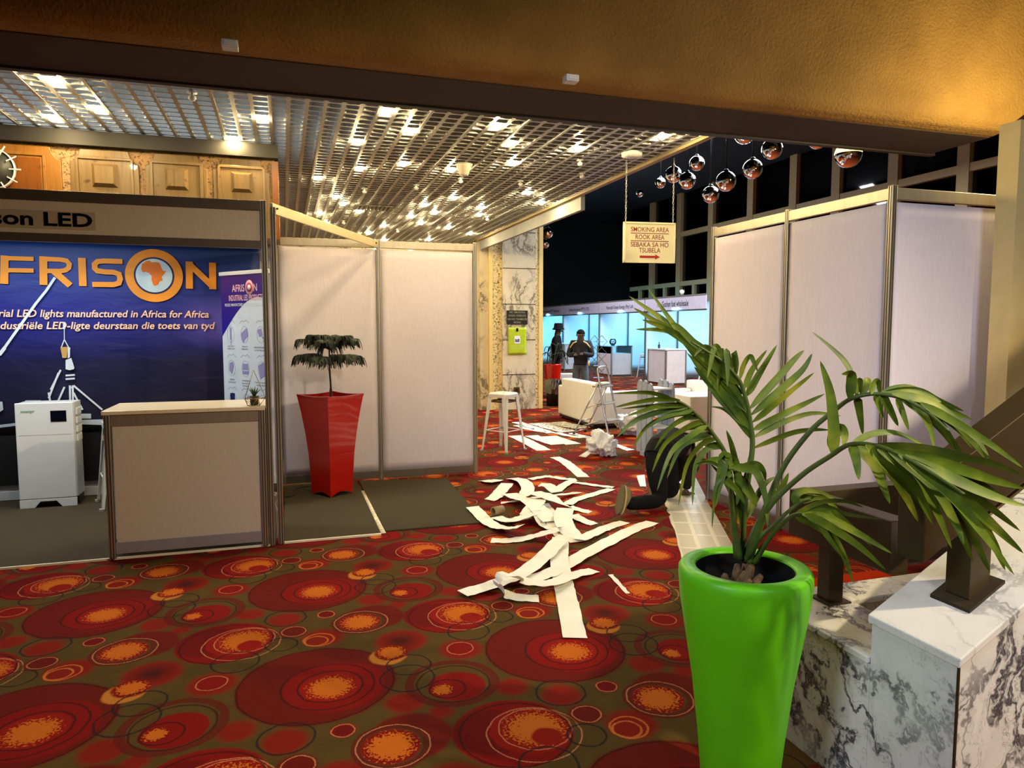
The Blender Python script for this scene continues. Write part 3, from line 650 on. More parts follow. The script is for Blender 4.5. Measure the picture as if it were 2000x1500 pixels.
letters += stroke([(-1.769, 1.989), (-1.767, 2.247)], wd)
letters += stroke([(-1.433, 2.223), (-1.588, 2.224), (-1.64, 2.217), (-1.664, 2.193), (-1.665, 2.155), (-1.644, 2.132), (-1.592, 2.124), (-1.51, 2.122), (-1.466, 2.105), (-1.458, 2.061), (-1.471, 2.022), (-1.514, 2.007), (-1.692, 2.006)], wd*.75)
letters += stroke([(-0.865, 1.98), (-0.859, 2.239)], wd)+stroke([(-0.657, 1.978), (-0.652, 2.234)], wd)+stroke([(-0.859, 2.215), (-0.656, 2.003)], wd*.9)
letters += stroke([(-2.674, 1.999), (-2.544, 2.251)], wd)+stroke([(-2.544, 2.251), (-2.45, 2.0)], wd)
shape('lettering', letters, TEXT_O, t, yl)
cxz = (-1.168, 2.098); ro = abs(-0.919-cxz[0]); top = 2.40
def disc(r, n=48, r0=0, cut=None): return [(cxz[0]+r*math.cos(2*PI*k/n), min(cut or 9, cxz[1]+r*math.sin(2*PI*k/n))) for k in range(n)]
shape('logo_ring', [disc(ro, cut=2.375)], TEXT_O, t, 7.5175, .001); shape('logo_ring', [disc(ro*.70)], TEXT_N, t, 7.516, .001); shape('logo_disc', [disc(ro*.635)], SKYB, t, 7.5148, .001)
shape('logo_continent', [[(-1.269, 2.204), (-1.238, 2.231), (-1.202, 2.239), (-1.184, 2.222), (-1.148, 2.227), (-1.118, 2.219), (-1.101, 2.169), (-1.09, 2.142), (-1.063, 2.146), (-1.079, 2.116), (-1.104, 2.089), (-1.095, 2.055), (-1.124, 2.042), (-1.134, 2.015), (-1.162, 2.001), (-1.178, 2.007), (-1.193, 2.06), (-1.189, 2.093), (-1.21, 2.12), (-1.236, 2.132), (-1.266, 2.127), (-1.277, 2.158)]], pm('dark_orange_print', (246, 128, 20), .6), t, 7.5135, .001)
z1, z2 = 1.732, 1.622; xr1, xr2 = -0.702, -0.657; xl1, xl2 = -2.334, -2.047; hh = 1.777-1.696
text('lettering', 'Industrial LED lights manufactured in Africa for Africa', (xr1-xl1)*55/45.5, hh*1.1, (xr1, 7.516, z1), FACE_S, TEXT_P, t, 'RIGHT', bold=.014, shear=.2)
text('lettering', 'Ons industri\u00eble LED-ligte deurstaan die toets van tyd', (xr2-xl2)*53/36.0, hh*1.1, (xr2, 7.516, z2), FACE_S, TEXT_P, t, 'RIGHT', bold=.014, shear=.2)
shape('printed_crane', stroke([(-2.459, 1.365), (-2.412, 1.431), (-2.157, 1.818), (-2.062, 1.947), (-1.99, 2.063)], .022)+stroke([(-2.46, 1.36), (-2.413, 1.426)], .03), pm('crane_white_print', (214, 226, 232), .6), t, 7.513, .001)
tower = stroke([(-1.936, 1.658), (-1.937, 1.593)], .018)+stroke([(-1.937, 1.593), (-1.94, 1.496)], .006)+stroke([(-1.94, 1.496), (-1.97, 1.418)], .008)+stroke([(-1.94, 1.496), (-1.908, 1.422)], .008)
tower += [[(-1.938, 1.307), (-1.891, 1.326), (-1.87, 1.234), (-1.875, 1.221), (-1.91, 1.212), (-1.942, 1.222)], [(-1.916, 1.422), (-1.896, 1.424), (-1.902, 1.333), (-1.92, 1.322)]]
for a_, c_ in ([(-1.914, 1.07), (-1.918, 0.919)], [(-1.891, 1.07), (-1.895, 0.918)], [(-1.958, 1.058), (-2.018, 0.922)], [(-1.885, 1.07), (-1.656, 0.834)], [(-1.888, 1.004), (-1.82, 0.84)], [(-1.982, 1.216), (-2.07, 1.035)], [(-2.0, 1.19), (-2.09, 0.957)], [(-2.088, 1.009), (-2.078, 0.915)], [(-1.944, 1.163), (-1.869, 1.168)], [(-1.946, 1.13), (-1.871, 1.135)]): tower += stroke([a_, c_], .016)
for k in range(6): tower += stroke([(-1.918, 1.06), (-1.888, 1.041)], .01) if k == 0 else []
shape('printed_tower', tower, pm('tower_white_print', (206, 216, 226), .6), t, 7.513, .001)
shape('printed_tower', [[(-1.975, 1.427), (-1.915, 1.429), (-1.928, 1.326), (-1.963, 1.327)]], pm('tower_tan_print', (190, 150, 84), .6), t, 7.5125, .001)
shape('printed_vehicles', [[(-2.48, 0.937), (-2.456, 0.936), (-2.453, 0.863), (-2.485, 0.84)], [(-2.276, 0.943), (-2.153, 0.94), (-2.155, 0.894), (-2.278, 0.898)], [(-1.856, 0.804), (-1.751, 0.8), (-1.753, 0.754), (-1.858, 0.758)], [(-1.876, 0.745), (-1.642, 0.743), (-1.644, 0.689), (-1.86, 0.705)], [(-2.491, 0.725), (-2.358, 0.738), (-2.359, 0.713), (-2.492, 0.699)]], pm('vehicle_print', (176, 190, 200), .6), t, 7.513, .001)

# pull-up banner
pa, pb = Vector((-.555, 7.18, 0)), Vector((-.13, 6.62, 0)); L = (pb-pa).length
t = thing('pull_up_banner', 'purple and white pull-up banner with product pictures beside the blue backdrop', 'banner', pa+Vector((0, 0, .013)), math.atan2(pb.y-pa.y, pb.x-pa.x))
H0 = .10; H1 = 2.075; s_ = lambda u: u*L; h_ = lambda v: H1-v*1.45       # u across, v down in fractions of 1.45 m
B().box((0, -.002, H0), (L, .002, H1)).build('banner_sheet', pm('white_banner_film', (214, 224, 236), .4), t)
B().box((-.01, -.016, H1-.005), (L+.01, .016, H1+.03)).build('top_bar', WHITE_M, t, bevel=.004)
B().box((-.01, -.09, .0), (L+.01, .09, .10)).build('base_case', ALU, t, bevel=.01)
arc = [(L*k/20, H1-.005-1.45*(.385-.245*math.sin(PI*.5*min(1, k/16.))+.004*max(0, k-16))) for k in range(21)]
pu = NT('purple_print'); px3 = pu.new('ShaderNodeSeparateXYZ'); pu.link(pu.coord(), px3.inputs[0])
pu.set('Base Color', pu.ramp(pu.math('MULTIPLY_ADD', px3.outputs[2], 2.0, -3.15, clamp=True), [(0, lin(20, 8, 150)), (.5, lin(44, 14, 130)), (1, lin(70, 26, 116))])); pu.set('Roughness', .4)
B().prism([(0, H1-.005), ]+arc+[(L, H1-.005)], lambda x, z: (x, -.002, z), lambda x, z: (x, -.0035, z)).build('header_print', pu.m, t)
PINK = pm('pink_print', (246, 190, 196), .5); 
for s, wd, hh_, u, v in (('AFRIS', .27, .045, .385, .088), ('N', .075, .045, .745, .088), ('INDUSTRIAL LED PRODUCTS', .72, .036, .535, .148), ('PROUDLY MANUFACTURED AND SUPPORTED IN SOUTH AFRICA', .92, .018, .54, .19)):
    text('lettering', s, wd*L, hh_*1.45, (s_(u), -.0045, h_(v)), FACE_S, PINK if v < .16 else TEXT_W, t, bold=.01, world=False)
o = B().lathe([(.058, 0), (.058, .001)], 32).build('logo_ring', PINK, t); o.location = (s_(.622), -.0042, h_(.084)); o.rotation_euler = (PI/2, 0, 0); o.scale = (1.0, 1.15, 1)
o = B().lathe([(.042, 0), (.042, .001)], 32).build('logo_disc', pm('crimson_print', (190, 60, 100), .5), t); o.location = (s_(.622), -.0055, h_(.084)); o.rotation_euler = (PI/2, 0, 0)
o = B().lathe([(.024, 0), (.024, .001)], 24).build('logo_disc', TEXT_W, t); o.location = (s_(.622), -.007, h_(.084)); o.rotation_euler = (PI/2, 0, 0)
LAVP = pm('lavender_print', (150, 144, 196), .5); THIN = pm('thin_grey_print', (150, 158, 176), .5)
def prod(u, v, kind):
    b = B(); n = 28; cx, cz = s_(u), h_(v)
    b2 = []
    for k in range(n): a0, a1 = 2*PI*k/n, 2*PI*(k+1)/n; b2.append([(cx+.055*math.cos(a0), cz+.075*math.sin(a0)), (cx+.055*math.cos(a1), cz+.075*math.sin(a1)), (cx+.052*math.cos(a1), cz+.072*math.sin(a1)), (cx+.052*math.cos(a0), cz+.072*math.sin(a0))])
    hill = [(cx-.07, cz+.10), (cx-.03, cz+.125), (cx, cz+.115), (cx+.03, cz+.13), (cx+.07, cz+.10)]
    for p in b2: b.prism(p, lambda x, z: (x, -.0025, z), lambda x, z: (x, -.0033, z))
    b.build('outline_print', THIN, t); hb_ = B()
    for p in stroke(hill, .004): hb_.prism(p, lambda x, z: (x, -.0025, z), lambda x, z: (x, -.0033, z))
    hb_.build('hill_print', THIN, t)
    forms = {0: [[(-.012, -.05), (.012, -.05), (.014, .06), (-.014, .06)], [(-.004, -.10), (.004, -.10), (.004, -.05), (-.004, -.05)]], 1: [[(-.05, .01), (.04, .06), (.055, -.01), (.0, -.05), (-.02, -.08), (-.045, -.05)]],
             2: [[(-.05, .04), (.01, .055), (.03, -.005), (-.02, -.02)], [(.02, -.01), (.07, -.05), (.065, -.06), (.015, -.025)]], 3: [[(-.04, -.02), (.0, -.06), (.035, .02), (.02, .06), (-.03, .045)]],
             4: [[(-.045, -.01), (-.035, .045), (.035, .045), (.045, -.01)], [(-.045, -.05), (.045, -.05), (.045, -.02), (-.045, -.02)]], 5: [[(-.05, .03), (.03, .07), (.055, -.04), (-.02, -.09)]], 6: [[(-.04, -.07), (.03, -.07), (.034, .07), (-.036, .07)]], 7: [[(-.03, -.04), (.03, .07), (.035, -.02), (.01, -.05)]], 8: [[(-.03, -.05), (.05, -.05), (.05, .05), (-.02, .05)]]}[kind]
    b = B()
    for f in forms: b.prism([(cx+x, cz+z) for x, z in f], lambda x, z: (x, -.0035, z), lambda x, z: (x, -.0043, z))
    b.build('product_print', LAVP if kind != 6 else TEXT_N, t)
for r in range(3):
    for c in range(3): prod((.19, .49, .83)[c], (.375, .59, .80)[r], r*3+c)
for s, u, v, wd in (('BALCONY', .19, .452, .14), ('STREET LIGHT', .19, .468, .17), ('MULTI', .49, .452, .11), ('HIGH BAY', .49, .468, .14), ('DRAKENSBERG', .82, .455, .27), ('LOW PROFILE', .82, .473, .25), ('MINI', .19, .665, .09), ('FLOOD LIGHT', .19, .682, .17), ('TAFELBERG', .49, .667, .17), ('BULKHEAD', .49, .684, .16), ('RETROFIT', .49, .701, .13), ('KILIMANJARO', .82, .672, .27), ('HIGH MAST', .82, .69, .2)):
    text('lettering', s, wd*L, .014, (s_(u), -.004, h_(v)), FACE_S, TEXT_G, t, world=False)

# display counter
t = thing('display_counter', 'taupe display counter with pale wood top in front of the left stand', 'counter', (-1.17, 5.42, .013))
CW, CD, CH = 1.0, .52, 1.0
B().box((-.03, -.025, CH), (CW+.02, CD+.02, CH+.028)).build('worktop', WORKTOP, t, bevel=.004)
B().box((.03, .0, .11), (CW-.02, .012, .92)).build('front_panel', PANEL_T, t)
B().box((0, .03, .11), (.012, CD-.03, .92)).build('side_panel', PANEL_T, t); B().box((CW-.012, .03, .11), (CW, CD-.03, .92)).build('side_panel', PANEL_T, t)
B().box((.02, -.008, .92), (CW-.02, .02, 1.0)).build('top_rail', ALU, t, bevel=.002); B().box((.02, -.008, .03), (CW-.02, .02, .11)).build('bottom_rail', pm('lavender_aluminium', (168, 164, 176), .4, .4), t, bevel=.002)
for x, y in ((.0, 0), (CW, 0), (0, CD), (CW, CD)): post_part(t, (x, y, 0), CH)
B().lathe([(.022, 0), (.022, .012)], 16).build('foot', ALU_D, t)

# wire terrarium with a small succulent
t = thing('wire_planter', 'geometric gold wire frame with a tiny succulent pot on the counter', 'planter', (-0.223, 5.459, 1.042))
k = .062; pts = [(k*1.25*math.cos(a), k*1.25*math.sin(a), .055) for a in [2*PI*q/5 for q in range(5)]]; lo = [(k*.75*math.cos(a+.6), k*.75*math.sin(a+.6), .003) for a in [2*PI*q/5 for q in range(5)]]; apex = (0, 0, .26)
b = B()
for q in range(5):
    for u, v in ((pts[q], pts[(q+1) % 5]), (lo[q], lo[(q+1) % 5]), (pts[q], lo[q]), (pts[(q+1) % 5], lo[q])): b.tube([u, v], .0022, 5)
    if q in (0, 2, 3): b.tube([pts[q], apex], .0022, 5)
b.build('wire_frame', pm('gold_wire', (170, 150, 96), .35, .8), t)
B().lathe([(.026, .004), (.034, .07), (.031, .07), (.028, .062)], 20).build('pot', pm('brown_pot', (70, 52, 34), .7), t)
b = B()
for q in range(12):
    a = q*2.4; e = .5+.045*q; b.tube([(0, 0, .066), (.022*math.cos(a)*(1.4-e), .022*math.sin(a)*(1.4-e), .095), (.045*math.cos(a)*(1.5-e), .045*math.sin(a)*(1.5-e), .10+.04*e)], [.006, .005, .001], 6)
b.build('succulent', pm('dark_succulent', (50, 66, 52), .5), t)

# battery cabinet
x0, x1 = -2.259, -1.815; yb = 7.17; W_ = x1-x0; HB = 0.934
t = thing('battery_cabinet', 'tall white battery cabinet with small black screen standing on the grey carpet', 'battery cabinet', (x0, yb, .013))
B().prism([(0, 0), (.26*W_, 0), (.36*W_, .055), (.64*W_, .055), (.74*W_, 0), (W_, 0), (W_, .075), (0, .075)], lambda x, z: (x, 0, z), lambda x, z: (x, .02, z)).build('plinth', WHITE_M, t, bevel=.002)
B().box((.0, .06, 0), (W_, .24, .075)).build('plinth_back', BLACK, t)
B().box((0, 0, .079), (W_, .025, HB)).build('front_cover', WHITE_M, t, bevel=.006)
B().box((.005, .025, .079), (W_+.005, .25, HB-.003)).build('body', pm('grey_white_case', (196, 200, 204), .5), t, bevel=.005)
B().box((.61*W_, -.003, HB-.17), (.885*W_, .002, HB-.072)).build('screen', pm('dark_screen', (8, 12, 26), .15), t)
B().box((.02, -.001, HB-.285), (W_-.02, .001, HB-.282)).build('seam', pm('seam_grey', (176, 178, 180), .6), t)
text('lettering', 'sweetiger', .24*W_, .032, (.22*W_, -.0015, HB-.073), FACE_S, pm('green_print', (86, 150, 110), .5), t, bold=.01, world=False)
b = B()
for k in range(4): b.box((W_+.005, .06, HB-.12-.08*k), (W_+.02, .2, HB-.06-.08*k))
b.build('side_socket', pm('socket_grey', (216, 218, 218), .4), t, bevel=.004)

# metal bar stools
def make_stool(label, loc, rz, group='white metal bar stools'):
    t = thing('bar_stool', label, 'bar stool', loc, rz, group); hs = .76; a = .150; bq = .205
    sb = B(); n = 8
    prof = [(a, hs-.055), (a, hs-.015), (a-.012, hs), (a-.06, hs-.004)]
    def sq(r, z):
        rr = .045; out = []
        for sx, sy, a0 in ((1, 1, 0), (-1, 1, 90), (-1, -1, 180), (1, -1, 270)):
            for q in range(4):
                an = math.radians(a0+30*q); out.append((sx*(r-rr)+rr*math.cos(an), sy*(r-rr)+rr*math.sin(an), z))
        return out
    rings = [sq(r, z) for r, z in prof]; v = [p for r in rings for p in r]; m = len(rings[0]); f = []
    for i in range(len(rings)-1): f += [(i*m+j, i*m+(j+1) % m, (i+1)*m+(j+1) % m, (i+1)*m+j) for j in range(m)]
    f.append(tuple((len(rings)-1)*m+j for j in range(m))); sb.add(v, f, False); sb.build('seat', WHITE, t)
    B().box((-.022, -.008, hs-.0035), (.022, .008, hs-.002)).build('hand_slot', BLACK, t)
    for sx, sy in ((1, 1), (-1, 1), (-1, -1), (1, -1)):
        tp = Vector((sx*a*.93, sy*a*.93, hs-.03)); bo = Vector((sx*bq, sy*bq, .012)); lb = B()
        for axis in (0, 1):
            wt, wb = .062, .024
            d = Vector((-sx, 0, 0)) if axis == 0 else Vector((0, -sy, 0))
            v = [tp, tp+d*wt, bo+d*wb, bo]; nrm = Vector((0, -sy, 0)) if axis == 0 else Vector((-sx, 0, 0))
            lb.add([*v, *[q+nrm*.004 for q in v]], [(0, 1, 2, 3), (7, 6, 5, 4), (0, 4, 5, 1), (1, 5, 6, 2), (2, 6, 7, 3), (3, 7, 4, 0)])
        leg = lb.build('leg', WHITE, t)
        B().box((bo.x-.016, bo.y-.016, 0), (bo.x+.016, bo.y+.016, .022)).build('foot_cap', pm('grey_rubber', (170, 170, 166), .7), leg)
    zr = .27; e = a*.93+(bq-a*.93)*(1-zr/hs)-.012; rb = B()
    for p, q in (((-e, -e), (e, -e)), ((e, -e), (e, e)), ((e, e), (-e, e)), ((-e, e), (-e, -e))): rb.tube([(*p, zr), (*q, zr)], .007, 8)
    rb.build('foot_ring', WHITE, t)
    ub = B(); e2 = a*.95
    for p, q in (((-e2, -e2), (e2, -e2)), ((e2, -e2), (e2, e2)), ((e2, e2), (-e2, e2)), ((-e2, e2), (-e2, -e2))): ub.bar((*p, hs-.11), (*q, hs-.11), .004, .022)
    ub.build('brace', ALU_D, t); return t
stool = make_stool('white metal bar stool standing alone on the patterned carpet before the marble column', (2.70, 8.83, 0), .62)
dup(stool, (-1.42, 7.12, .0135), .30, 'white metal bar stool half hidden by the left end of the display counter')
dup(stool, (-2.62, 7.05, .0135), .25, 'white metal bar stool cut off at the left edge beside the battery cabinet')
dup(stool, (11.0, 20.35, 0), .2, 'white bar stool in the blue-lit booth between the two counters')
dup(stool, (10.95, 16.75, 0), .5, 'white bar stool in the nearest blue-lit booth, right of the counter')
for z, r in ((.31, .02), (.255, .008)):
    pass
t = thing('white_cable', 'short loop of white cable hanging between the counter and the booth post', 'cable', (-.095, 5.56, 0))
B().tube(spline([(0, 0, .36), (.012, 0, .345), (.015, 0, .31), (.0, 0, .28), (.004, 0, .24), (.008, 0, .2), (0, 0, .012)]), .006, 8).build('wire', WHITE_M, t)

# ---------------------------------------------------------------- red planter with a young pine
t = thing('potted_pine', 'tall tapering red planter with a small tiered pine on the dark grey carpet', 'potted plant', (.40, 6.95, .013), math.radians(37))
HP = .965
rows = [(.135, 0.0), (.137, .06), (.142, .2), (.152, .4), (.170, .6), (.195, .8), (.215, .93), (.222, HP)]
b = B(); nseg = 7; v = []; f = []
def sqring(r, z, arch):
    out = []
    for s in range(4):
        a0 = s*PI/2; ux, uy = math.cos(a0), math.sin(a0); vx, vy = -uy, ux
        for k in range(nseg):
            q = -1+2*k/nseg; out.append((ux*r+vx*r*q, uy*r+vy*r*q, z+arch*(1-q*q)**1.0))
    return out
rings = [sqring(r, z, .04 if i == 0 else (-.012 if i == len(rows)-1 else 0)) for i, (r, z) in enumerate(rows)]
rings += [sqring(.198, HP, -.012), sqring(.185, HP-.10, 0)]
m = len(rings[0])
for r in rings: v += r
for i in range(len(rings)-1): f += [(i*m+j, i*m+(j+1) % m, (i+1)*m+(j+1) % m, (i+1)*m+j) for j in range(m)]
b.add(v, f).build('planter', RED, t)
B().box((-.18, -.18, HP-.13), (.18, .18, HP-.10)).build('soil', SOIL, t)
o = B().box((-.014, -.001, -.02), (.014, .001, .02)).build('sticker', pm('pale_sticker', (214, 206, 190), .5), t); o.location = (-.203, .135, HP-.062); o.rotation_euler = (.18, 0, -PI/2)
ZP = HP-.1
B().tube(spline([(0, 0, ZP), (.006, .0, ZP+.16), (-.004, .0, ZP+.36), (.004, 0, ZP+.62)]), [.013]*6+[.009]*6+[.006]*7, 8).build('trunk', TWIG, t)
rnd = random.Random(4)
def pine_branch(z, ang, L, rise, droop):
    b = B(); d = Vector((math.cos(ang), math.sin(ang), 0)); side = Vector((-d.y, d.x, 0))
    pts = spline([Vector((0, 0, z)), Vector((0, 0, z+rise*.7))+d*L*.45, Vector((0, 0, z+rise*.9))+d*L*.8, Vector((0, 0, z+rise*.9-droop))+d*L], 6)
    b.tube(pts, [.006-.004*i/(len(pts)-1) for i in range(len(pts))], 5)
    for i in range(2, len(pts)):
        for s in (-1, 1):
            for e in range(2):
                p = pts[i].lerp(pts[i-1], .5*e); l = (.075+.03*math.sin(i))*rnd.uniform(.8, 1.15)*(1 if i < len(pts)-2 else .8)
                q = p+side*s*l*.6+d*l*.3+Vector((0, 0, .012)); w_ = p+side*s*l*.85+d*l*.5+Vector((0, 0, -l*.75))
                b.tube(spline([p, q, w_], 3), [.0045, .005, .005, .0048, .004, .003, .002], 5)
    b.build('branch', PINE, t)
base = -math.radians(37)
for z, n, L, ri, dr, a0 in ((ZP+.40, 6, .33, .06, .05, .15), (ZP+.52, 5, .28, .10, .02, .7), (ZP+.61, 5, .20, .03, .0, .2)):
    for k in range(n): pine_branch(z+rnd.uniform(-.01, .01), base+a0+k*2*PI/n, L*rnd.uniform(.9, 1.08), ri, dr)
b = B().box((-.04, 5.47, 0), (.675, 7.46, .012)); t = b.build('carpet_mat', GREY); tag(t, 'dark grey carpet square under the red planter', 'carpet mat')
B().box((-.04, 5.452, 0), (.675, 5.47, .014)).build('edge_tape', pm('white_edge_tape', (240, 230, 205), .5), t)
b = B().prism([(.72, 5.53), (1.53, 5.53), (1.60, 7.28), (.70, 7.47)], lambda x, y: (x, y, .0), lambda x, y: (x, y, .012)); t = b.build('carpet_mat', GREY); tag(t, 'dark grey carpet piece with a slanting right edge, right of the red planter', 'carpet mat')
b = B(); e = [(.678, .716, 5.48), (.676, .712, 6.1), (.674, .722, 6.6), (.676, .71, 7.0)]
t = B().strip([(x0, y, .006) for x0, x1, y in e], [(x1, y, .006) for x0, x1, y in e]).build('tape_strip', pm('worn_white_tape', (226, 214, 184), .6, var=.3, scale=30), solid=.004); tag(t, 'worn white tape strip along the gap between the two grey carpet pieces', 'tape')
t = thing('power_cord', 'thin black cord curving over the grey carpet behind the red planter', 'cord', (0, 7.2, .016))
B().tube(spline([(-0.079, -0.324, 0.002), (0.045, -0.236, 0.002), (0.058, 0.007, 0.002), (0.177, 0.111, 0.002), (0.375, 0.096, 0.002)]), .004, 6).build('wire', BLACK, t)

# ---------------------------------------------------------------- paper offcuts on the floor
def ribbon(label, pts, wd=.12, m=PAPER, name='paper_strip', group='paper strips scattered on the carpet', ragged=.004, lift=0, cat='paper strip'):
    pts = spline(pts, 7); rnd = random.Random(int(abs(pts[0][0]*977+pts[-1][1]*331))); L = []; R_ = []; n = len(pts)
    for i, p in enumerate(pts):
        d = pts[min(i+1, n-1)]-pts[max(i-1, 0)]; h = Vector((d.x, d.y, 0))
        if h.length < 1e-4: h = Vector((1, 0, 0))
        s = Vector((-h.y, h.x, 0)).normalized(); p = Vector((p.x, p.y, max(.003, p.z)+lift))
        wob = rnd.uniform(-ragged, ragged); z_ = .004*math.sin(i*1.3+rnd.uniform(0, .6))
        L.append(p+s*(wd/2+wob)+Vector((0, 0, max(0, z_)))); R_.append(p-s*(wd/2+rnd.uniform(-ragged, ragged)*.3)+Vector((0, 0, max(0, -z_))))
    bb = B().strip(L, R_); bb.sm = [False]*len(bb.sm); o = bb.build(name, m, solid=.0012)
    return tag(o, label, cat, group)
PS = [
 ('front vertical paper strip whose torn lower end points at the camera', [(1.921, 4.825, 0.05), (1.749, 4.417, 0.03), (1.62, 4.016, 0.012), (1.515, 3.676, 0.006), (1.394, 3.296, 0.004)], .125),
 ('long paper strip running up right from the heap to a clean cut end', [(2.86, 5.136, 0.004), (2.582, 4.973, 0.006), (2.231, 4.711, 0.01), (1.876, 4.424, 0.02), (1.612, 4.211, 0.022), (1.416, 4.11, 0.03)], .125),
 ('paper strip with a pointed folded end reaching farthest to the left in front', [(1.92, 4.723, 0.09), (1.837, 4.67, 0.07), (1.649, 4.45, 0.05), (1.393, 4.184, 0.045), (1.194, 4.101, 0.03), (0.975, 4.034, 0.02)], .12),
 ('curled paper strip that loops up and back in the front of the heap', [(1.917, 4.212, 0.004), (1.728, 4.123, 0.02), (1.527, 3.964, 0.05), (1.407, 3.974, 0.06), (1.333, 4.034, 0.07), (1.255, 3.964, 0.13), (1.193, 3.941, 0.14), (1.165, 3.937, 0.1), (1.212, 3.943, 0.03), (1.271, 3.9, 0.012), (1.398, 3.857, 0.004)], .105),
 ('paper strip with a square left end lying level in the middle of the heap', [(1.446, 5.05, 0.004), (1.572, 5.003, 0.006), (1.709, 4.995, 0.015), (1.824, 4.954, 0.05), (1.944, 4.929, 0.08)], .115),
 ('paper strip between the heap and the shoe of the kneeling person, shorter of two', [(2.642, 5.206, 0.004), (2.441, 5.104, 0.006), (2.205, 4.918, 0.02), (2.054, 4.794, 0.03)], .11),
 ('paper strip forming the lower leg of a V on the right of the heap', [(3.064, 6.333, 0.005), (2.795, 6.174, 0.006), (2.548, 6.022, 0.01), (2.383, 5.832, 0.02)], .10),
 ('paper strip forming the upper leg of a V on the right of the heap', [(3.1, 6.375, 0.008), (2.976, 6.505, 0.008), (2.879, 6.652, 0.006), (2.789, 6.748, 0.004)], .08),
 ('broad paper strip falling down the centre of the heap to a pointed tip', [(2.205, 5.429, 0.1), (2.107, 5.249, 0.08), (2.054, 5.024, 0.05), (2.059, 4.803, 0.01)], .15),
 ('crumpled wide paper strip arched over the centre of the heap', [(2.13, 6.062, 0.1), (2.149, 5.805, 0.13), (2.239, 5.681, 0.1), (2.356, 5.665, 0.03)], .16),
 ('curled paper strip on the left of the heap under the cardboard tube', [(1.536, 5.959, 0.035), (1.547, 5.8, 0.022), (1.546, 5.518, 0.02), (1.588, 5.325, 0.02), (1.618, 5.148, 0.06), (1.684, 5.059, 0.09)], .12),
 ('small paper piece at the far left corner of the heap', [(1.951, 7.104, 0.004), (1.989, 6.93, 0.03), (2.11, 7.072, 0.008)], .12),
 ('upright-looking paper strip left of the heap centre, pointing to the grey carpet', [(2.089, 6.696, 0.05), (1.962, 6.479, 0.04), (1.856, 6.319, 0.02), (1.777, 6.264, 0.004)], .13),
 ('bent paper sheet on top of the far side of the heap', [(2.261, 7.09, 0.01), (2.272, 6.78, 0.05), (2.192, 6.367, 0.07), (2.084, 6.176, 0.05), (1.996, 6.258, 0.01)], .13),
 ('slim paper strip at the far edge of the heap', [(2.438, 7.009, 0.004), (2.58, 7.061, 0.006), (2.717, 7.091, 0.004)], .09),
 ('flat paper strip at the far right of the heap running level', [(2.711, 7.053, 0.004), (2.782, 6.895, 0.008), (2.902, 6.861, 0.004)], .09),
 ('paper strip bent across the far right of the heap towards its centre', [(2.856, 6.811, 0.008), (2.658, 6.585, 0.02), (2.519, 6.432, 0.004)], .10),
 ('greyish paper piece leaning on the far side of the heap', [(2.358, 6.494, 0.06), (2.429, 6.437, 0.06), (2.471, 6.31, 0.02)], .14),
 ('thin paper strip through the middle of the heap, pointing right', [(1.848, 6.126, 0.004), (2.022, 6.075, 0.03), (2.245, 6.065, 0.05), (2.489, 6.166, 0.03), (2.699, 6.289, 0.004)], .06),
 ('twisted paper strip descending left of the centre of the heap', [(2.073, 5.746, 0.11), (1.951, 5.551, 0.09), (1.839, 5.45, 0.05), (1.705, 5.505, 0.01)], .14),
 ('short paper strip right of the centre of the heap, upper of two', [(2.364, 5.716, 0.03), (2.42, 5.652, 0.015), (2.489, 5.571, 0.004)], .09),
 ('short paper strip right of the centre of the heap, lower of two', [(2.284, 5.458, 0.03), (2.313, 5.339, 0.015), (2.369, 5.215, 0.004)], .10),
 ('curled paper strip hanging loose in front of the heap centre', [(1.944, 5.422, 0.11), (1.929, 5.344, 0.07), (1.938, 5.265, 0.03), (1.96, 5.127, 0.03), (1.989, 5.014, 0.07)], .07),
 ('rumpled paper strip filling the back of the heap, bent to the right', [(1.997, 6.354, 0.03), (1.996, 6.042, 0.06), (2.01, 5.796, 0.09), (1.988, 5.439, 0.09), (2.01, 5.257, 0.05)], .15),
 ('flattened paper strip under the broad central one', [(2.126, 5.817, 0.05), (2.078, 5.47, 0.05), (2.023, 5.193, 0.03), (1.987, 4.948, 0.02)], .13),
 ('paper strip bridging the middle and the left curl of the heap', [(1.652, 5.626, 0.02), (1.707, 5.433, 0.035), (1.827, 5.415, 0.06), (1.938, 5.406, 0.09)], .11),
 ('lone tiny paper sliver on the carpet in front of the green planter', [(1.982, 4.103, 0.004), (1.961, 3.943, 0.004), (1.939, 3.77, 0.004)], .03),
 ('crooked paper strip alone on the carpet behind the heap', [(3.154, 8.133, 0.004), (3.159, 7.878, 0.004), (3.14, 7.691, 0.004), (3.088, 7.346, 0.004), (3.019, 6.939, 0.004)], .13),
]
for lab, pts, wd in PS: ribbon(lab, pts, wd)
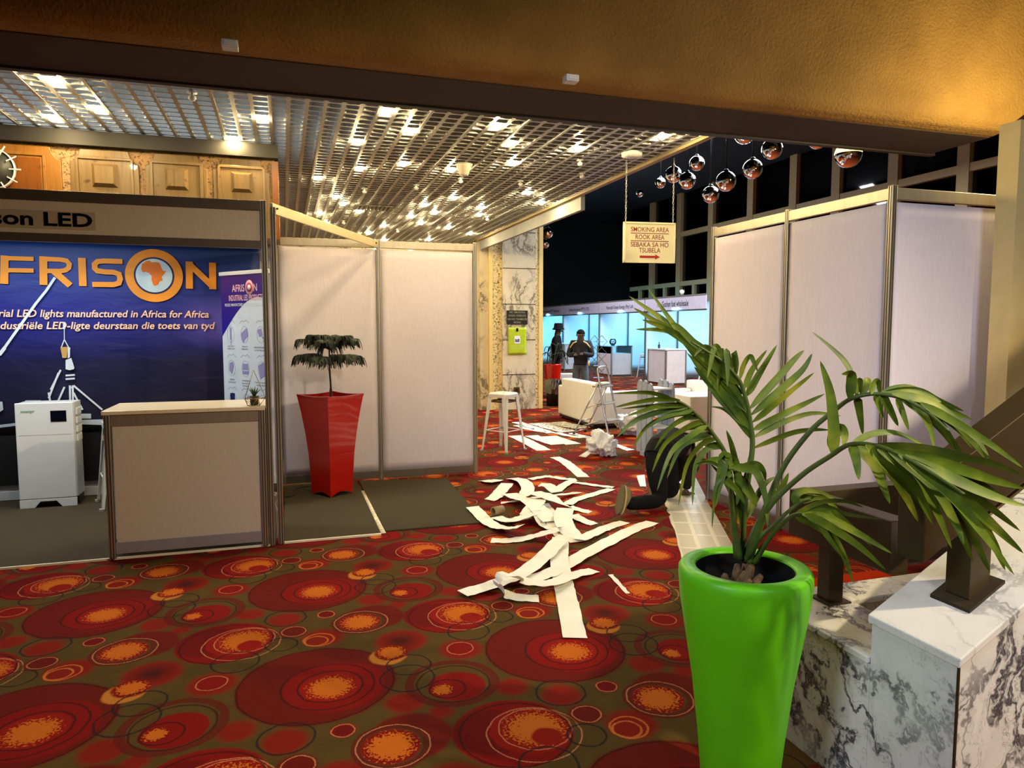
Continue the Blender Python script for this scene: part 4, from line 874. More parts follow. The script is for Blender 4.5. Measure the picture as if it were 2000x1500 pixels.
FS = [
 ('blank white strip nearest the bar stool legs', [(3.213, 9.941, 0.004), (3.213, 9.305, 0.004), (3.19, 8.63, 0.004)], .20, PAPER), ('blank white sheet behind the strip by the bar stool', [(3.452, 9.882, 0.004), (3.48, 9.416, 0.004), (3.53, 9.016, 0.004)], .20, PAPER), ('blank white sheet right of the others by the bar stool', [(3.68, 9.74, 0.004), (3.71, 9.342, 0.004), (3.749, 8.968, 0.004)], .24, PAPER),
 ('lettered white offcut farthest left behind the bar stool', [(3.71, 11.384, 0.004), (3.77, 10.67, 0.004), (3.829, 10.028, 0.004)], .17, LETTERED), ('ragged lettered offcut edging the floor behind the bar stool', [(3.58, 11.01, 0.004), (3.63, 10.516, 0.004), (3.805, 10.109, 0.004)], .11, LETTERED), ('black and white lettered offcut in the middle behind the bar stool', [(4.002, 11.157, 0.004), (4.062, 10.526, 0.004), (4.149, 10.064, 0.004)], .30, LETTERED),
 ('lettered offcut lying along the foot of the white sofa', [(4.324, 11.166, 0.004), (4.413, 10.67, 0.004), (4.531, 10.357, 0.004)], .36, LETTERED), ('narrow blank offcut leading towards the white cloth bundle', [(3.912, 10.047, 0.004), (3.978, 9.714, 0.004), (4.08, 9.444, 0.004)], .12, PAPER), ('long lettered strip running past the white cloth bundle towards the metal shelf', [(4.105, 9.94, 0.004), (4.19, 9.392, 0.004), (4.254, 8.822, 0.004), (4.275, 8.284, 0.004)], .12, LETTERED),
]
for lab, pts, wd, m in FS: ribbon(lab, pts, wd, m, group='offcuts on the far carpet', ragged=.002)
q = [(3.594, 6.825, 0.0), (3.704, 6.846, 0.0), (3.443, 6.327, 0.0), (3.384, 6.346, 0.0)]
t = B().prism([(p[0], p[1]) for p in q], lambda x, y: (x, y, .003), lambda x, y: (x, y, .006)).build('paper_sheet', WHITE_M); tag(t, 'small white sheet on the carpet just behind the kneeling person', 'paper sheet')
for lab, px in (('white paper scrap on the carpet past the far end of the right panels', (5.321, 8.163, -0.0)),):
    t = B().box((px[0]-.25, px[1]-.1, .002), (px[0]+.05, px[1]+.1, .005)).build('paper_scrap', WHITE_M); tag(t, lab, 'paper scrap')
lp, rp = [(2.558, 4.166, 0.0), (3.088, 5.238, 0.0), (3.257, 5.644, 0.0), (3.402, 6.016, 0.0), (3.842, 6.746, 0.0), (4.225, 7.386, 0.0)], [(2.945, 4.042, 0.0), (3.462, 5.119, 0.0), (3.643, 5.52, 0.0), (3.827, 5.88, 0.0), (4.32, 6.882, 0.0), (4.768, 7.742, 0.0)]
ang = math.atan2(rp[0][1]-rp[-1][1], rp[0][0]-rp[-1][0])
o0 = Vector(lp[0])
def loc_(p): q = Vector(p)-o0; c, s = math.cos(-ang), math.sin(-ang); return (q.x*c-q.y*s, q.x*s+q.y*c, 0)
L = []; R_ = []
for a, b_ in zip(lp, rp): L.append(loc_(a)); R_.append(loc_(b_))
def dense(pl):
    out = []
    for a, b_ in zip(pl[:-1], pl[1:]):
        for k in range(6): out.append(Vector(a).lerp(Vector(b_), k/6))
    out.append(Vector(pl[-1])); return out
rnd = random.Random(3); L = [p+Vector((0, rnd.uniform(-.014, .014), 0)) for p in dense(L)]; R_ = dense(R_)
t = B().strip(L, R_).build('paper_runner', TAPED, solid=.002); t.location = o0+Vector((0, 0, .004)); t.rotation_euler = (0, 0, ang)
tag(t, 'long pale paper runner taped flat on the carpet under the kneeling person', 'paper runner')
p = (1.647, 5.686, 0.03)
t = thing('cardboard_tube', 'short brown cardboard tube lying on the curled paper on the left of the heap', 'tube', (p[0], p[1], .052), math.radians(20))
r_ = B().lathe([(.030, 0), (.038, 0), (.038, .10), (.030, .10), (.030, 0)], 24, cap0=False, cap1=False).build('tube_wall', CARD, t); r_.rotation_euler = (0, PI/2, 0)

# ---------------------------------------------------------------- kneeling person
t = thing('person', 'person in black clothes kneeling on all fours over the pale paper runner', 'person', (3.138, 5.499, 0))
J = dict(pel=(3.2, 5.644, 0.475), sp=(3.336, 5.773, 0.527), ch=(3.526, 5.894, 0.548), nk=(3.705, 6.039, 0.446), hd=(3.809, 6.126, 0.257), hn=(3.125, 5.582, 0.457), hf=(3.304, 5.714, 0.443),
 kn=(3.138, 5.501, 0.043), kf=(3.373, 5.691, 0.061), an=(2.746, 5.404, 0.155), af=(3.348, 5.913, 0.101), tn=(2.664, 5.392, 0.084), shr=(3.611, 5.832, 0.514), shl=(3.611, 6.074, 0.516), elr=(3.598, 5.776, 0.299), wrr=(3.582, 5.806, 0.094), ell=(3.67, 6.088, 0.272), wrl=(3.672, 6.122, 0.06), har=(3.577, 5.823, 0.026), hal=(3.671, 6.118, 0.009))
J['bt'] = tuple(Vector(J['pel'])+(Vector(J['pel'])-Vector(J['ch'])).normalized()*.085+Vector((0, 0, -.02))); J['wb'] = tuple(Vector(J['pel']).lerp(Vector(J['sp']), .6))
J['kn'] = (J['kn'][0], J['kn'][1], .075); J['kf'] = (J['kf'][0], J['kf'][1], .075); J['an'] = (J['an'][0], J['an'][1], .10); J['af'] = (J['af'][0], J['af'][1], .09)
for k in ('wrr', 'wrl'): J[k] = (J[k][0], J[k][1], .075)
def body(rs, m, name, keys, edges, sub=2, root=0): return skin(name, [(J[k], rs[k]) for k in keys], [(keys.index(a), keys.index(c)) for a, c in edges], m, t, sub, root)
E_ALL = [('pel', 'sp'), ('sp', 'ch'), ('ch', 'nk'), ('nk', 'hd'), ('pel', 'hn'), ('pel', 'hf'), ('hn', 'kn'), ('hf', 'kf'), ('kn', 'an'), ('kf', 'af'), ('ch', 'shr'), ('ch', 'shl'), ('shr', 'elr'), ('elr', 'wrr'), ('shl', 'ell'), ('ell', 'wrl')]
body(dict(pel=.12, sp=.115, ch=.13, nk=.055, hd=.09, hn=.09, hf=.09, kn=.055, kf=.055, an=.036, af=.036, shr=.065, shl=.065, elr=.042, ell=.042, wrr=.028, wrl=.028), SKIN_D, 'body', ['pel', 'sp', 'ch', 'nk', 'hd', 'hn', 'hf', 'kn', 'kf', 'an', 'af', 'shr', 'shl', 'elr', 'ell', 'wrr', 'wrl'], E_ALL)
body(dict(pel=.155, hn=.12, hf=.12, kn=.075, kf=.075, an=.058, af=.058, bt=.085, wb=.145), BLACK_C, 'trousers', ['pel', 'hn', 'hf', 'kn', 'kf', 'an', 'af', 'bt', 'wb'], [('pel', 'bt'), ('pel', 'wb'), ('pel', 'hn'), ('pel', 'hf'), ('hn', 'kn'), ('hf', 'kf'), ('kn', 'an'), ('kf', 'af')])
body(dict(pel=.150, sp=.150, ch=.158, nk=.075, shr=.088, shl=.085, elr=.062, ell=.062, wrr=.046, wrl=.046), pm('dark_brown_jumper', (28, 22, 18), .9, var=.3, scale=40, spec=.15), 'jumper', ['sp', 'ch', 'nk', 'shr', 'shl', 'elr', 'ell', 'wrr', 'wrl', 'pel'], [('pel', 'sp'), ('sp', 'ch'), ('ch', 'nk'), ('ch', 'shr'), ('ch', 'shl'), ('shr', 'elr'), ('elr', 'wrr'), ('shl', 'ell'), ('ell', 'wrl')])
hb = B().ball(tuple(Vector(J['hd'])+Vector((0, .01, .0))), (.10, .10, .115), 16, 12); hb.build('hair', BLACK_C, t, world=True)
fwd = (Vector(J['hal'])-Vector(J['shl'])); 
for kk in ('har', 'hal'):
    w0 = Vector((J[kk][0], J[kk][1], .03)); d = Vector((.75, .55, 0)).normalized(); s = Vector((-d.y, d.x, 0))
    wr = Vector(J['wrr' if kk == 'har' else 'wrl']); jt = [(wr, .03), (w0+d*.02, (.038, .022)), (w0+d*.07, (.040, .018))]; ed = [(0, 1), (1, 2)]
    for k, off in enumerate((-.033, -.011, .011, .033)):
        l = (.055, .068, .064, .05)[k]; jt += [(w0+d*.085+s*off+Vector((0, 0, -.004)), .0095), (w0+d*(.085+l*.6)+s*off*1.25+Vector((0, 0, -.006)), .009), (w0+d*(.085+l)+s*off*1.35+Vector((0, 0, -.018)), .008)]
        i = len(jt); ed += [(2, i-3), (i-3, i-2), (i-2, i-1)]
    jt += [(w0+d*.04+s*.05+Vector((0, 0, -.006)), .010), (w0+d*.075+s*.066+Vector((0, 0, -.014)), .009)]; i = len(jt); ed += [(1, i-2), (i-2, i-1)]
    skin('hand', jt, ed, SKIN_D, t, 2)
an = Vector(J['an']); toe = (2.659, 5.361, 0.066); toe = Vector((toe[0], toe[1], .03)); heel = (2.737, 5.436, 0.255); heel = Vector(heel)
def shoe(toe, heel, an, lab):
    ax = (toe-heel); Ls = ax.length; u = ax.normalized(); nrm = (an-(toe+heel)/2); nrm = (nrm-u*nrm.dot(u)).normalized(); sd = u.cross(nrm)
    P_ = lambda a, b_, c: heel+u*(a*Ls)+sd*b_+nrm*c
    out = []
    for k in range(28):
        th = 2*PI*k/28; a = .5-.5*math.cos(th)*1.06; wv = (.036+.016*min(1, max(0, a))**.8)*math.sin(th); out.append((a, wv))
    o = B().prism(out, lambda a, b_: P_(a, b_, -.014), lambda a, b_: P_(a, b_, .012)).build('sole', SOLE, t, world=True, bevel=.004); o['label'] = 'olive ridged shoe sole facing the camera'
    o2 = B().prism([(a*.99+.005, b_*1.04) for a, b_ in out], lambda a, b_: P_(a, b_, .010), lambda a, b_: P_(a, b_, .026)).build('midsole', pm('tan_midsole', (186, 162, 110), .6), t, world=True, bevel=.003)
    up = B(); v = []; f = []
    for i, (h, k, aa) in enumerate(((.024, 1.0, 0), (.05, .96, .0), (.075, .78, -.06), (.10, .52, -.16))):
        v += [P_((a-.5)*k+.5+aa, b_*k, h if a < .55 else h*(1-.55*(a-.55)/.45)) for a, b_ in out]
    n = len(out)
    for i in range(3): f += [(i*n+j, i*n+(j+1) % n, (i+1)*n+(j+1) % n, (i+1)*n+j) for j in range(n)]
    f.append(tuple(3*n+j for j in range(n))); up.add(v, f, True).build('shoe_upper', SHOE, t, world=True)
shoe(toe, heel, an, 0)
af = Vector(J['af']); dlt = af-an; shoe(toe+dlt+Vector((0, 0, .0)), heel+dlt+Vector((0, 0, .0)), af, 1)

# ---------------------------------------------------------------- white bundle, sofa, ladder, shelf, armchair
def blob(name, c, r, m, seed, parent=None, amp=.35, n=72, mm=44, fl=True):
    rnd = random.Random(seed); b = B().ball((0, 0, 0), 1, n, mm); k = [(Vector((rnd.uniform(-1, 1), rnd.uniform(-1, 1), rnd.uniform(-1, 1))).normalized(), rnd.uniform(2, 9), rnd.uniform(0, 6)) for _ in range(16)]
    out = []
    from mathutils import noise as mn
    so = Vector((seed*3.7, seed*1.3, seed*2.1))
    for p in b.v:
        q = Vector(p); s = 1+amp*(1.1*mn.noise(q*1.3+so)+.55*(.5-abs(mn.noise(q*2.6+so))*2)+.22*(.5-abs(mn.noise(q*4.6-so))*2)+.05*mn.noise(q*9+so))
        x, y, z = q.x*r[0]*s, q.y*r[1]*s, q.z*r[2]*s+r[2]*.8; out.append((c[0]+x, c[1]+y, max(.003, c[2]+z)))
    b.v = out; return b.build(name, m, parent)
p = (3.738, 8.071, 0.0)
t = blob('cloth_bundle', (0, 0, 0), (.15, .15, .17), WHITE_M, 5, amp=.8); t.location = (p[0]+.06, p[1], 0); tag(t, 'crumpled white cloth bundle with a trailing corner on the patterned carpet', 'cloth')
tl = B(); tl.strip([(-.30, -.10, .01), (-.22, -.06, .05), (-.12, -.02, .03), (-.05, .0, .12)], [(-.34, .02, .004), (-.2, .06, .06), (-.12, .09, .02), (-.02, .1, .15)]); tl.build('trailing_corner', WHITE_M, t, solid=.01)
p = (4.773, 9.418, 0.0)
t = blob('plastic_sheeting', (0, 0, 0), (.24, .24, .19), pm('white_plastic_film', (226, 230, 236), .3, var=.05), 11, amp=.5, n=90, mm=50); t.location = (p[0]+.22, p[1]+.12, 0); tag(t, 'heap of crumpled white plastic sheeting under and beside the step ladder', 'plastic sheet')
p = (4.999, 8.059, 0.0)
t = blob('crumpled_paper', (0, 0, 0), (.17, .14, .16), PAPER, 21, amp=.3); t.location = (4.72, 7.55, 0); tag(t, 'cream crumpled paper lying on the floor behind the back of the kneeling person', 'paper')

t = thing('sofa', 'white leatherette sofa seen from behind, beside the step ladder', 'sofa', (4.60, 10.22, 0))
B().box((.0, .0, .075), (.22, 1.35, .72)).build('backrest', LEATHER, t, bevel=.025)
B().box((.02, 1.352, .075), (.98, 1.56, .585)).build('armrest', LEATHER, t, bevel=.025); B().box((.222, .0, .075), (.98, .20, .585)).build('armrest', LEATHER, t, bevel=.025)
B().box((.222, .204, .075), (.94, 1.348, .28)).build('base', LEATHER, t, bevel=.02); B().box((.224, .21, .282), (.96, 1.34, .42)).build('seat_cushion', LEATHER, t, bevel=.04)
b = B()
for x in (.06, .88):
    for y in (.06, 1.44): b.box((x, y, 0), (x+.05, y+.05, .075))
b.box((.03, .03, .03), (.95, 1.5, .074)); b.build('plinth', BLACK, t)
t = thing('armchair', 'white leatherette armchair partly hidden by the far end of the right panels', 'armchair', (6.0, 9.9, 0))
B().box((.62, .0, .06), (.85, .9, .70)).build('backrest', LEATHER, t, bevel=.025)
B().box((.0, .0, .06), (.615, .2, .56)).build('armrest', LEATHER, t, bevel=.025); B().box((.0, .7, .06), (.615, .9, .56)).build('armrest', LEATHER, t, bevel=.025)
B().box((.02, .203, .06), (.615, .697, .28)).build('base', LEATHER, t, bevel=.02); B().box((.0, .206, .283), (.612, .694, .42)).build('seat_cushion', LEATHER, t, bevel=.04)
b = B()
for x in (.04, .78):
    for y in (.04, .82): b.box((x, y, 0), (x+.04, y+.04, .06))
b.build('feet', BLACK, t)
t = thing('ottoman', 'low white upholstered block in front of the armchair', 'ottoman', (5.62, 9.05, 0))
B().box((0, 0, .05), (.75, .5, .60)).build('block', LEATHER, t, bevel=.02); B().box((.03, .03, 0), (.72, .47, .05)).build('plinth', BLACK, t)

a0, a1, a2 = Vector((4.422, 9.275, 0.0)), Vector((4.994, 9.668, 0.0)), Vector((4.495, 9.995, 0.0))
t = thing('step_ladder', 'aluminium three-step ladder with hooped handle in front of the white sofa', 'ladder', a0)
u = (a1-a0); u.z = 0; wdl = .42; u.normalize(); bk = Vector((-u.y, u.x, 0)); 
Pl = lambda x, y, z: a0+u*x+bk*y+Vector((0, 0, z))
hl = 1.02; ru = lambda z: .02+.22*z/hl
b = B(); hoop = [Pl(.03, ru(0)-.02, .01), Pl(.045, ru(.4), .4), Pl(.06, ru(.86), .86), Pl(.075, ru(.97), .97), Pl(.12, ru(1.02), 1.02), Pl(wdl-.12, ru(1.02), 1.02), Pl(wdl-.075, ru(.97), .97), Pl(wdl-.06, ru(.86), .86), Pl(wdl-.045, ru(.4), .4), Pl(wdl-.03, ru(0)-.02, .01)]
b.tube(spline(hoop, 5), .015, 10).build('hoop_frame', ALUM, t, world=True)
for z in (.24, .49, .74):
    B().prism([(.05, ru(z)-.04), (wdl-.05, ru(z)-.04), (wdl-.05, ru(z)+.13), (.05, ru(z)+.13)], lambda x, y: Pl(x, y, z-.012), lambda x, y: Pl(x, y, z+.012)).build('step', ALUM, t, world=True, bevel=.004)
for x in (.05, wdl-.05):
    B().tube([Pl(x, ru(.78)+.03, .78), Pl(x, .62, .01)], .012, 8).build('rear_leg', ALUM, t, world=True)
b = B().tube([Pl(.05, .50, .22), Pl(wdl-.05, .50, .22)], .008, 8).tube([Pl(.05, .59, .05), Pl(wdl-.05, .59, .05)], .010, 8)
for x, z0, y1, z1 in ((.05, .24, .56, .12), (.05, .49, .42, .4), (wdl-.05, .24, .56, .12), (wdl-.05, .49, .42, .4)): b.tube([Pl(x, ru(z0)+.1, z0), Pl(x, y1, z1)], .007, 6)
b.build('brace', ALUM, t, world=True)
b = B()
for x, y in ((.03, -.0), (wdl-.03, -.0), (.05, .62), (wdl-.05, .62)): b.tube([Pl(x, y, 0), Pl(x, y, .03)], .020, 8)
b.build('rubber_feet', BLACK, t, world=True)
B().prism([(.08, ru(.75)-.02), (wdl-.1, ru(.75)-.02), (wdl-.1, ru(.75)+.1), (.08, ru(.75)+.1)], lambda x, y: Pl(x, y, .753), lambda x, y: Pl(x, y, .80)).build('top_tray', pm('cream_tray', (226, 220, 196), .5), t, world=True, bevel=.02)

p = (4.345, 7.877, 0.0)
t = thing('display_shelf', 'blue-grey shelf with picket-shaped end boards behind the kneeling person', 'shelf', (p[0], p[1], 0))
SW = .30
for x in (0, SW):
    for k in range(3):
        y = k*.135; hgt = .93 if k else .90
        B().prism([(y, 0), (y+.12, 0), (y+.12, hgt-.06), (y+.095, hgt-.012), (y+.06, hgt+.012), (y+.025, hgt-.012), (y, hgt-.06)], lambda yy, z: (x, yy, z), lambda yy, z: (x+.028, yy, z)).build('picket', STEELP, t, bevel=.004)
for z in (.05, .33, .60, .82): B().box((.03, .02, z), (SW-.002, .37, z+.022)).build('shelf_board', WHITE_M, t, bevel=.003)
B().box((-.10, .0, 0), (.0, .1, .05)).build('foot_block', STEELP, t)

# ---------------------------------------------------------------- things by and on the column
p = (4.314, 13.19, 1.799)
t = thing('wall_sign', 'black no smoking sign with pale lettering on the marble column', 'sign', p)
w_, h_s = .43, .27
B().box((-w_/2, -.012, -h_s/2), (w_/2, .004, h_s/2)).build('board', pm('black_sign_board', (26, 26, 24), .4), t, bevel=.003)
for s, wd, z in (('NO SMOKING', .74, .36), ('ROOK VERBODE', .82, .12), ('HA HO TSUBELOE', .92, -.13), ('MONA', .34, -.36)): text('lettering', s, w_*wd, h_s*.145, (0, -.0135, h_s*z), FACE_S, pm('khaki_print', (150, 146, 110), .5), t, bold=.01, world=False)
p = (4.314, 13.19, 1.341)
t = thing('wall_poster', 'lime green paper notice taped below the black sign on the column', 'poster', p)
w_, h_s = .37, .53; b = B(); n = 10
b.add([(-w_/2+w_*i/n, -.006-(.03*max(0, (i/n-.6))*max(0, .35-j/n)*8), -h_s/2+h_s*j/n) for j in range(n+1) for i in range(n+1)], [(j*(n+1)+i, j*(n+1)+i+1, (j+1)*(n+1)+i+1, (j+1)*(n+1)+i) for j in range(n) for i in range(n)], True)
b.build('sheet', LIME, t, solid=.001)
B().box((-.02, -.012, .185), (.02, -.009, .25)).build('logo_mark', TEXT_K, t)
B().box((-.06, -.012, -.05), (.06, -.009, .10)).build('picture_print', TEXT_W, t); B().prism([(-.045, -.02), (.045, -.02), (.045, .03), (.02, .05), (-.005, .02), (-.03, .045), (-.045, .03)], lambda x, z: (x, -.0122, z), lambda x, z: (x, -.0135, z)).build('picture_print', TEXT_G, t)
b = B()
for k in range(3): b.box((-.14, -.0105, -.09-.03*k), (.14, -.009, -.083-.03*k))
b.build('fine_print', pm('pale_lime_print', (214, 226, 120), .5), t)
p = (4.304, 13.19, 0.379)
t = thing('wall_socket', 'small dark brass socket plate low on the marble column', 'socket', p)
B().box((-.06, -.012, -.06), (.06, .004, .06)).build('plate', pm('dark_brass', (96, 78, 36), .4, .6), t, bevel=.004); B().box((-.03, -.018, -.03), (.03, -.01, .03)).build('insert', BLACK, t, bevel=.003)
p = (5.174, 13.435, 0.0)
t = thing('waste_bin', 'black waste bin with a clear bag folded over its rim beside the column', 'bin', (p[0]+.05, p[1]+.15, 0))
B().lathe([(.135, 0), (.150, .40), (.158, .52), (.150, .52), (.140, .40), (.128, .02)], 24, sq=1).build('bin_body', BLACK, t)
rnd = random.Random(2); b = B(); n = 40; rows_ = ((.166, .26), (.176, .36), (.178, .46), (.170, .535), (.152, .535), (.14, .44)); v = []
for r, z in rows_: v += [((r+rnd.uniform(-.010, .016))*math.cos(2*PI*k/n), (r+rnd.uniform(-.010, .016))*math.sin(2*PI*k/n), z+rnd.uniform(-.02, .02)) for k in range(n)]
b.add(v, [(i*n+j, i*n+(j+1) % n, (i+1)*n+(j+1) % n, (i+1)*n+j) for i in range(len(rows_)-1) for j in range(n)], False); b.build('bag_liner', BAG, t)
p = (5.455, 14.209, 0.944)
t = thing('potted_shrub', 'small red planter with dark bare curving stems behind the waste bin', 'potted plant', (p[0], p[1], 0))
B().lathe([(.12, 0), (.14, .3), (.185, .80), (.19, .82), (.165, .82), (.16, .74)], 24).build('planter', RED, t)
b = B(); rnd = random.Random(8)
B().lathe([(.16, .74), (.16, .76)], 20).build('soil', SOIL, t)
for k in range(5):
    a = .4+1.26*k; l = rnd.uniform(.22, .38); h = rnd.uniform(.25, .5)
    bb = B(); bb.tube(spline([(0, 0, .75), (l*.5*math.cos(a), l*.5*math.sin(a), .75+h), (l*math.cos(a), l*math.sin(a), .75+h*.8), (l*1.1*math.cos(a), l*1.1*math.sin(a), .75+h*.2)]), .012, 6)
    for q in range(2): bb.tube(spline([(l*.5*math.cos(a), l*.5*math.sin(a), .75+h*.9), (l*.6*math.cos(a+q), l*.6*math.sin(a+q), .75+h*1.05), (l*.8*math.cos(a+q), l*.8*math.sin(a+q), .75+h*.8)], 4), .009, 5)
    bb.build('stem', PINE, t)

# ---------------------------------------------------------------- two people standing far back
def standing(label, at, rz, H, pose):
    t = thing('person', label, 'person', at, rz); k = H/1.72; o = Vector(at)
    V = lambda x, y, z: Vector((x*k, y*k, z*k))+o
    P_ = dict(pel=V(0, 0, .94), wa=V(0, 0, 1.08), ch=V(0, -.01, 1.30), nk=V(0, -.02, 1.45), ht=V(0, -.05, 1.665), hd=V(0, -.06 if pose == 'phone' else -.05, 1.58), hl=V(-.09, 0, .90), hr=V(.09, 0, .90), kl=V(-.11, -.02, .50), kr=V(.11, -.02, .50), al=V(-.12, .02, .09), ar=V(.12, .02, .09), fl=V(-.13, -.14, .035), fr=V(.13, -.14, .035), sl=V(-.19, 0, 1.40), sr=V(.19, 0, 1.40))
    if pose == 'phone': P_.update(el=V(-.27, -.06, 1.12), er=V(.27, -.06, 1.12), wl=V(-.06, -.25, 1.16), wr=V(.06, -.25, 1.18))
    else: P_.update(el=V(-.24, -.02, 1.12), er=V(.24, -.05, 1.12), wl=V(-.22, -.14, .90), wr=V(.20, -.20, .95))
    def part(nm, m, rs, ed, root=0):
        ks = list(rs); return skin(nm, [(P_[q], r*k) for q, r in rs.items()], [(ks.index(a), ks.index(b)) for a, b in ed], m, t, 2, root)
    body_r = dict(pel=.11, wa=.11, ch=.125, nk=.055, hd=.088, ht=.05, hl=.075, hr=.075, kl=.055, kr=.055, al=.038, ar=.038, fl=.035, fr=.035, sl=.055, sr=.055, el=.038, er=.038, wl=.026, wr=.026)
    legs = [('pel', 'hl'), ('pel', 'hr'), ('hl', 'kl'), ('hr', 'kr'), ('kl', 'al'), ('kr', 'ar')]; arms = [('ch', 'sl'), ('ch', 'sr'), ('sl', 'el'), ('sr', 'er'), ('el', 'wl'), ('er', 'wr')]
    part('body', SKIN_D, body_r, [('pel', 'wa'), ('wa', 'ch'), ('ch', 'nk'), ('nk', 'hd'), ('hd', 'ht'), ('al', 'fl'), ('ar', 'fr')]+legs+arms)
    part('trousers', DENIM if pose == 'phone' else BLACK_C, dict(pel=.135, hl=.10, hr=.10, kl=.085, kr=.085, al=.07, ar=.07, wa=.12), legs+[('pel', 'wa')])
    part('jacket', NAVY if pose == 'phone' else BLACK_C, dict(wa=.16, pel=.165, ch=.165, nk=.09, sl=.085, sr=.085, el=.068, er=.068, wl=.05, wr=.05), [('wa', 'pel'), ('wa', 'ch'), ('ch', 'nk')]+arms)
    for q in ('l', 'r'):
        a_, f_ = P_['a'+q], P_['f'+q]; skin('shoe', [(a_+Vector((0, .02, -.05)), .05), (f_, .042), (f_+Vector((0, -.06, 0)), .036)], [(0, 1), (1, 2)], BLACK, t, 2)
        w0 = P_['w'+q]; d = Vector((0, -1, -.1)) if pose == 'phone' else Vector((0, -.3, -1)); d.normalize(); s = Vector((1, 0, 0)); jt = [(w0, .026), (w0+d*.06, (.036, .02))]; ed = [(0, 1)]
        for i, off in enumerate((-.03, -.01, .01, .03)):
            j = len(jt); jt += [(w0+d*.075+s*off, .0095), (w0+d*.115+s*off*1.2+Vector((0, 0, -.008)), .009), (w0+d*(.14-.006*abs(i-1.5))+s*off*1.2+Vector((0, .01, -.022)), .008)]; ed += [(1, j), (j, j+1), (j+1, j+2)]
        j = len(jt); sg = 1 if q == 'l' else -1; jt += [(w0+d*.04+s*.04*sg, .010), (w0+d*.07+s*.055*sg, .009)]; ed += [(0, j), (j, j+1)]
        skin('hand', jt, ed, SKIN_D, t, 2)
    hd = P_['hd']-o
    B().ball((hd.x, hd.y+.022, hd.z+.025), (.097*k, .110*k, .10*k), 16, 10, -.05, 1).build('hair', BLACK_C, t)
    f = B(); f.ball((hd.x, hd.y-.085*k, hd.z-.005), (.014, .02, .022), 8, 6); f.build('nose', SKIN_D, t)
    b = B()
    for sx in (-1, 1): b.ball((hd.x+sx*.032, hd.y-.074*k, hd.z+.012), .006, 8, 6)
    b.build('eyes', TEXT_W, t); B().ball((hd.x, hd.y-.078*k, hd.z-.045), (.024, .008, .006), 8, 6).build('mouth', pm('lip', (60, 30, 26), .5), t)
    b = B()
    for sx in (-1, 1): b.ball((hd.x+sx*.085*k, hd.y, hd.z), (.012, .02, .03), 8, 6)
    b.build('ears', SKIN_D, t)
    if pose == 'hat':
        B().lathe([(.15, .0), (.145, .012), (.108, .05), (.10, .13), (.085, .15), (.0, .152)], 20, (hd.x, hd.y, hd.z+.03)).build('bucket_hat', BLACK_C, t)
    else:
        for sx in (-1, 1):
            B().tube([V(sx*.075, -.13, 1.44)-o, V(sx*.15, -.135, 1.40)-o, V(sx*.225, -.09, 1.30)-o], .014, 6).build('shoulder_stripe', CREAM, t)
        B().tube([V(.20, -.10, 1.02)-o, V(.19, -.12, .96)-o, V(.20, -.10, .90)-o], .02, 6).build('pocket_stripe', CREAM, t)
        c = (P_['wl']+P_['wr'])/2-o; B().box((c.x-.035, c.y-.12, c.z-.01), (c.x+.035, c.y-.108, c.z+.12)).build('phone', BLACK, t)
    return t
p = (5.77, 13.44, 0.498); standing('standing person in navy jacket with cream stripes looking down at a phone', (p[0], p[1], 0), math.radians(-32), 1.58, 'phone')
p = (6.013, 15.455, 0.346); standing('standing person in dark clothes and bucket hat seen side-on behind the red planter', (p[0], p[1], 0), math.radians(62), 1.66, 'hat')

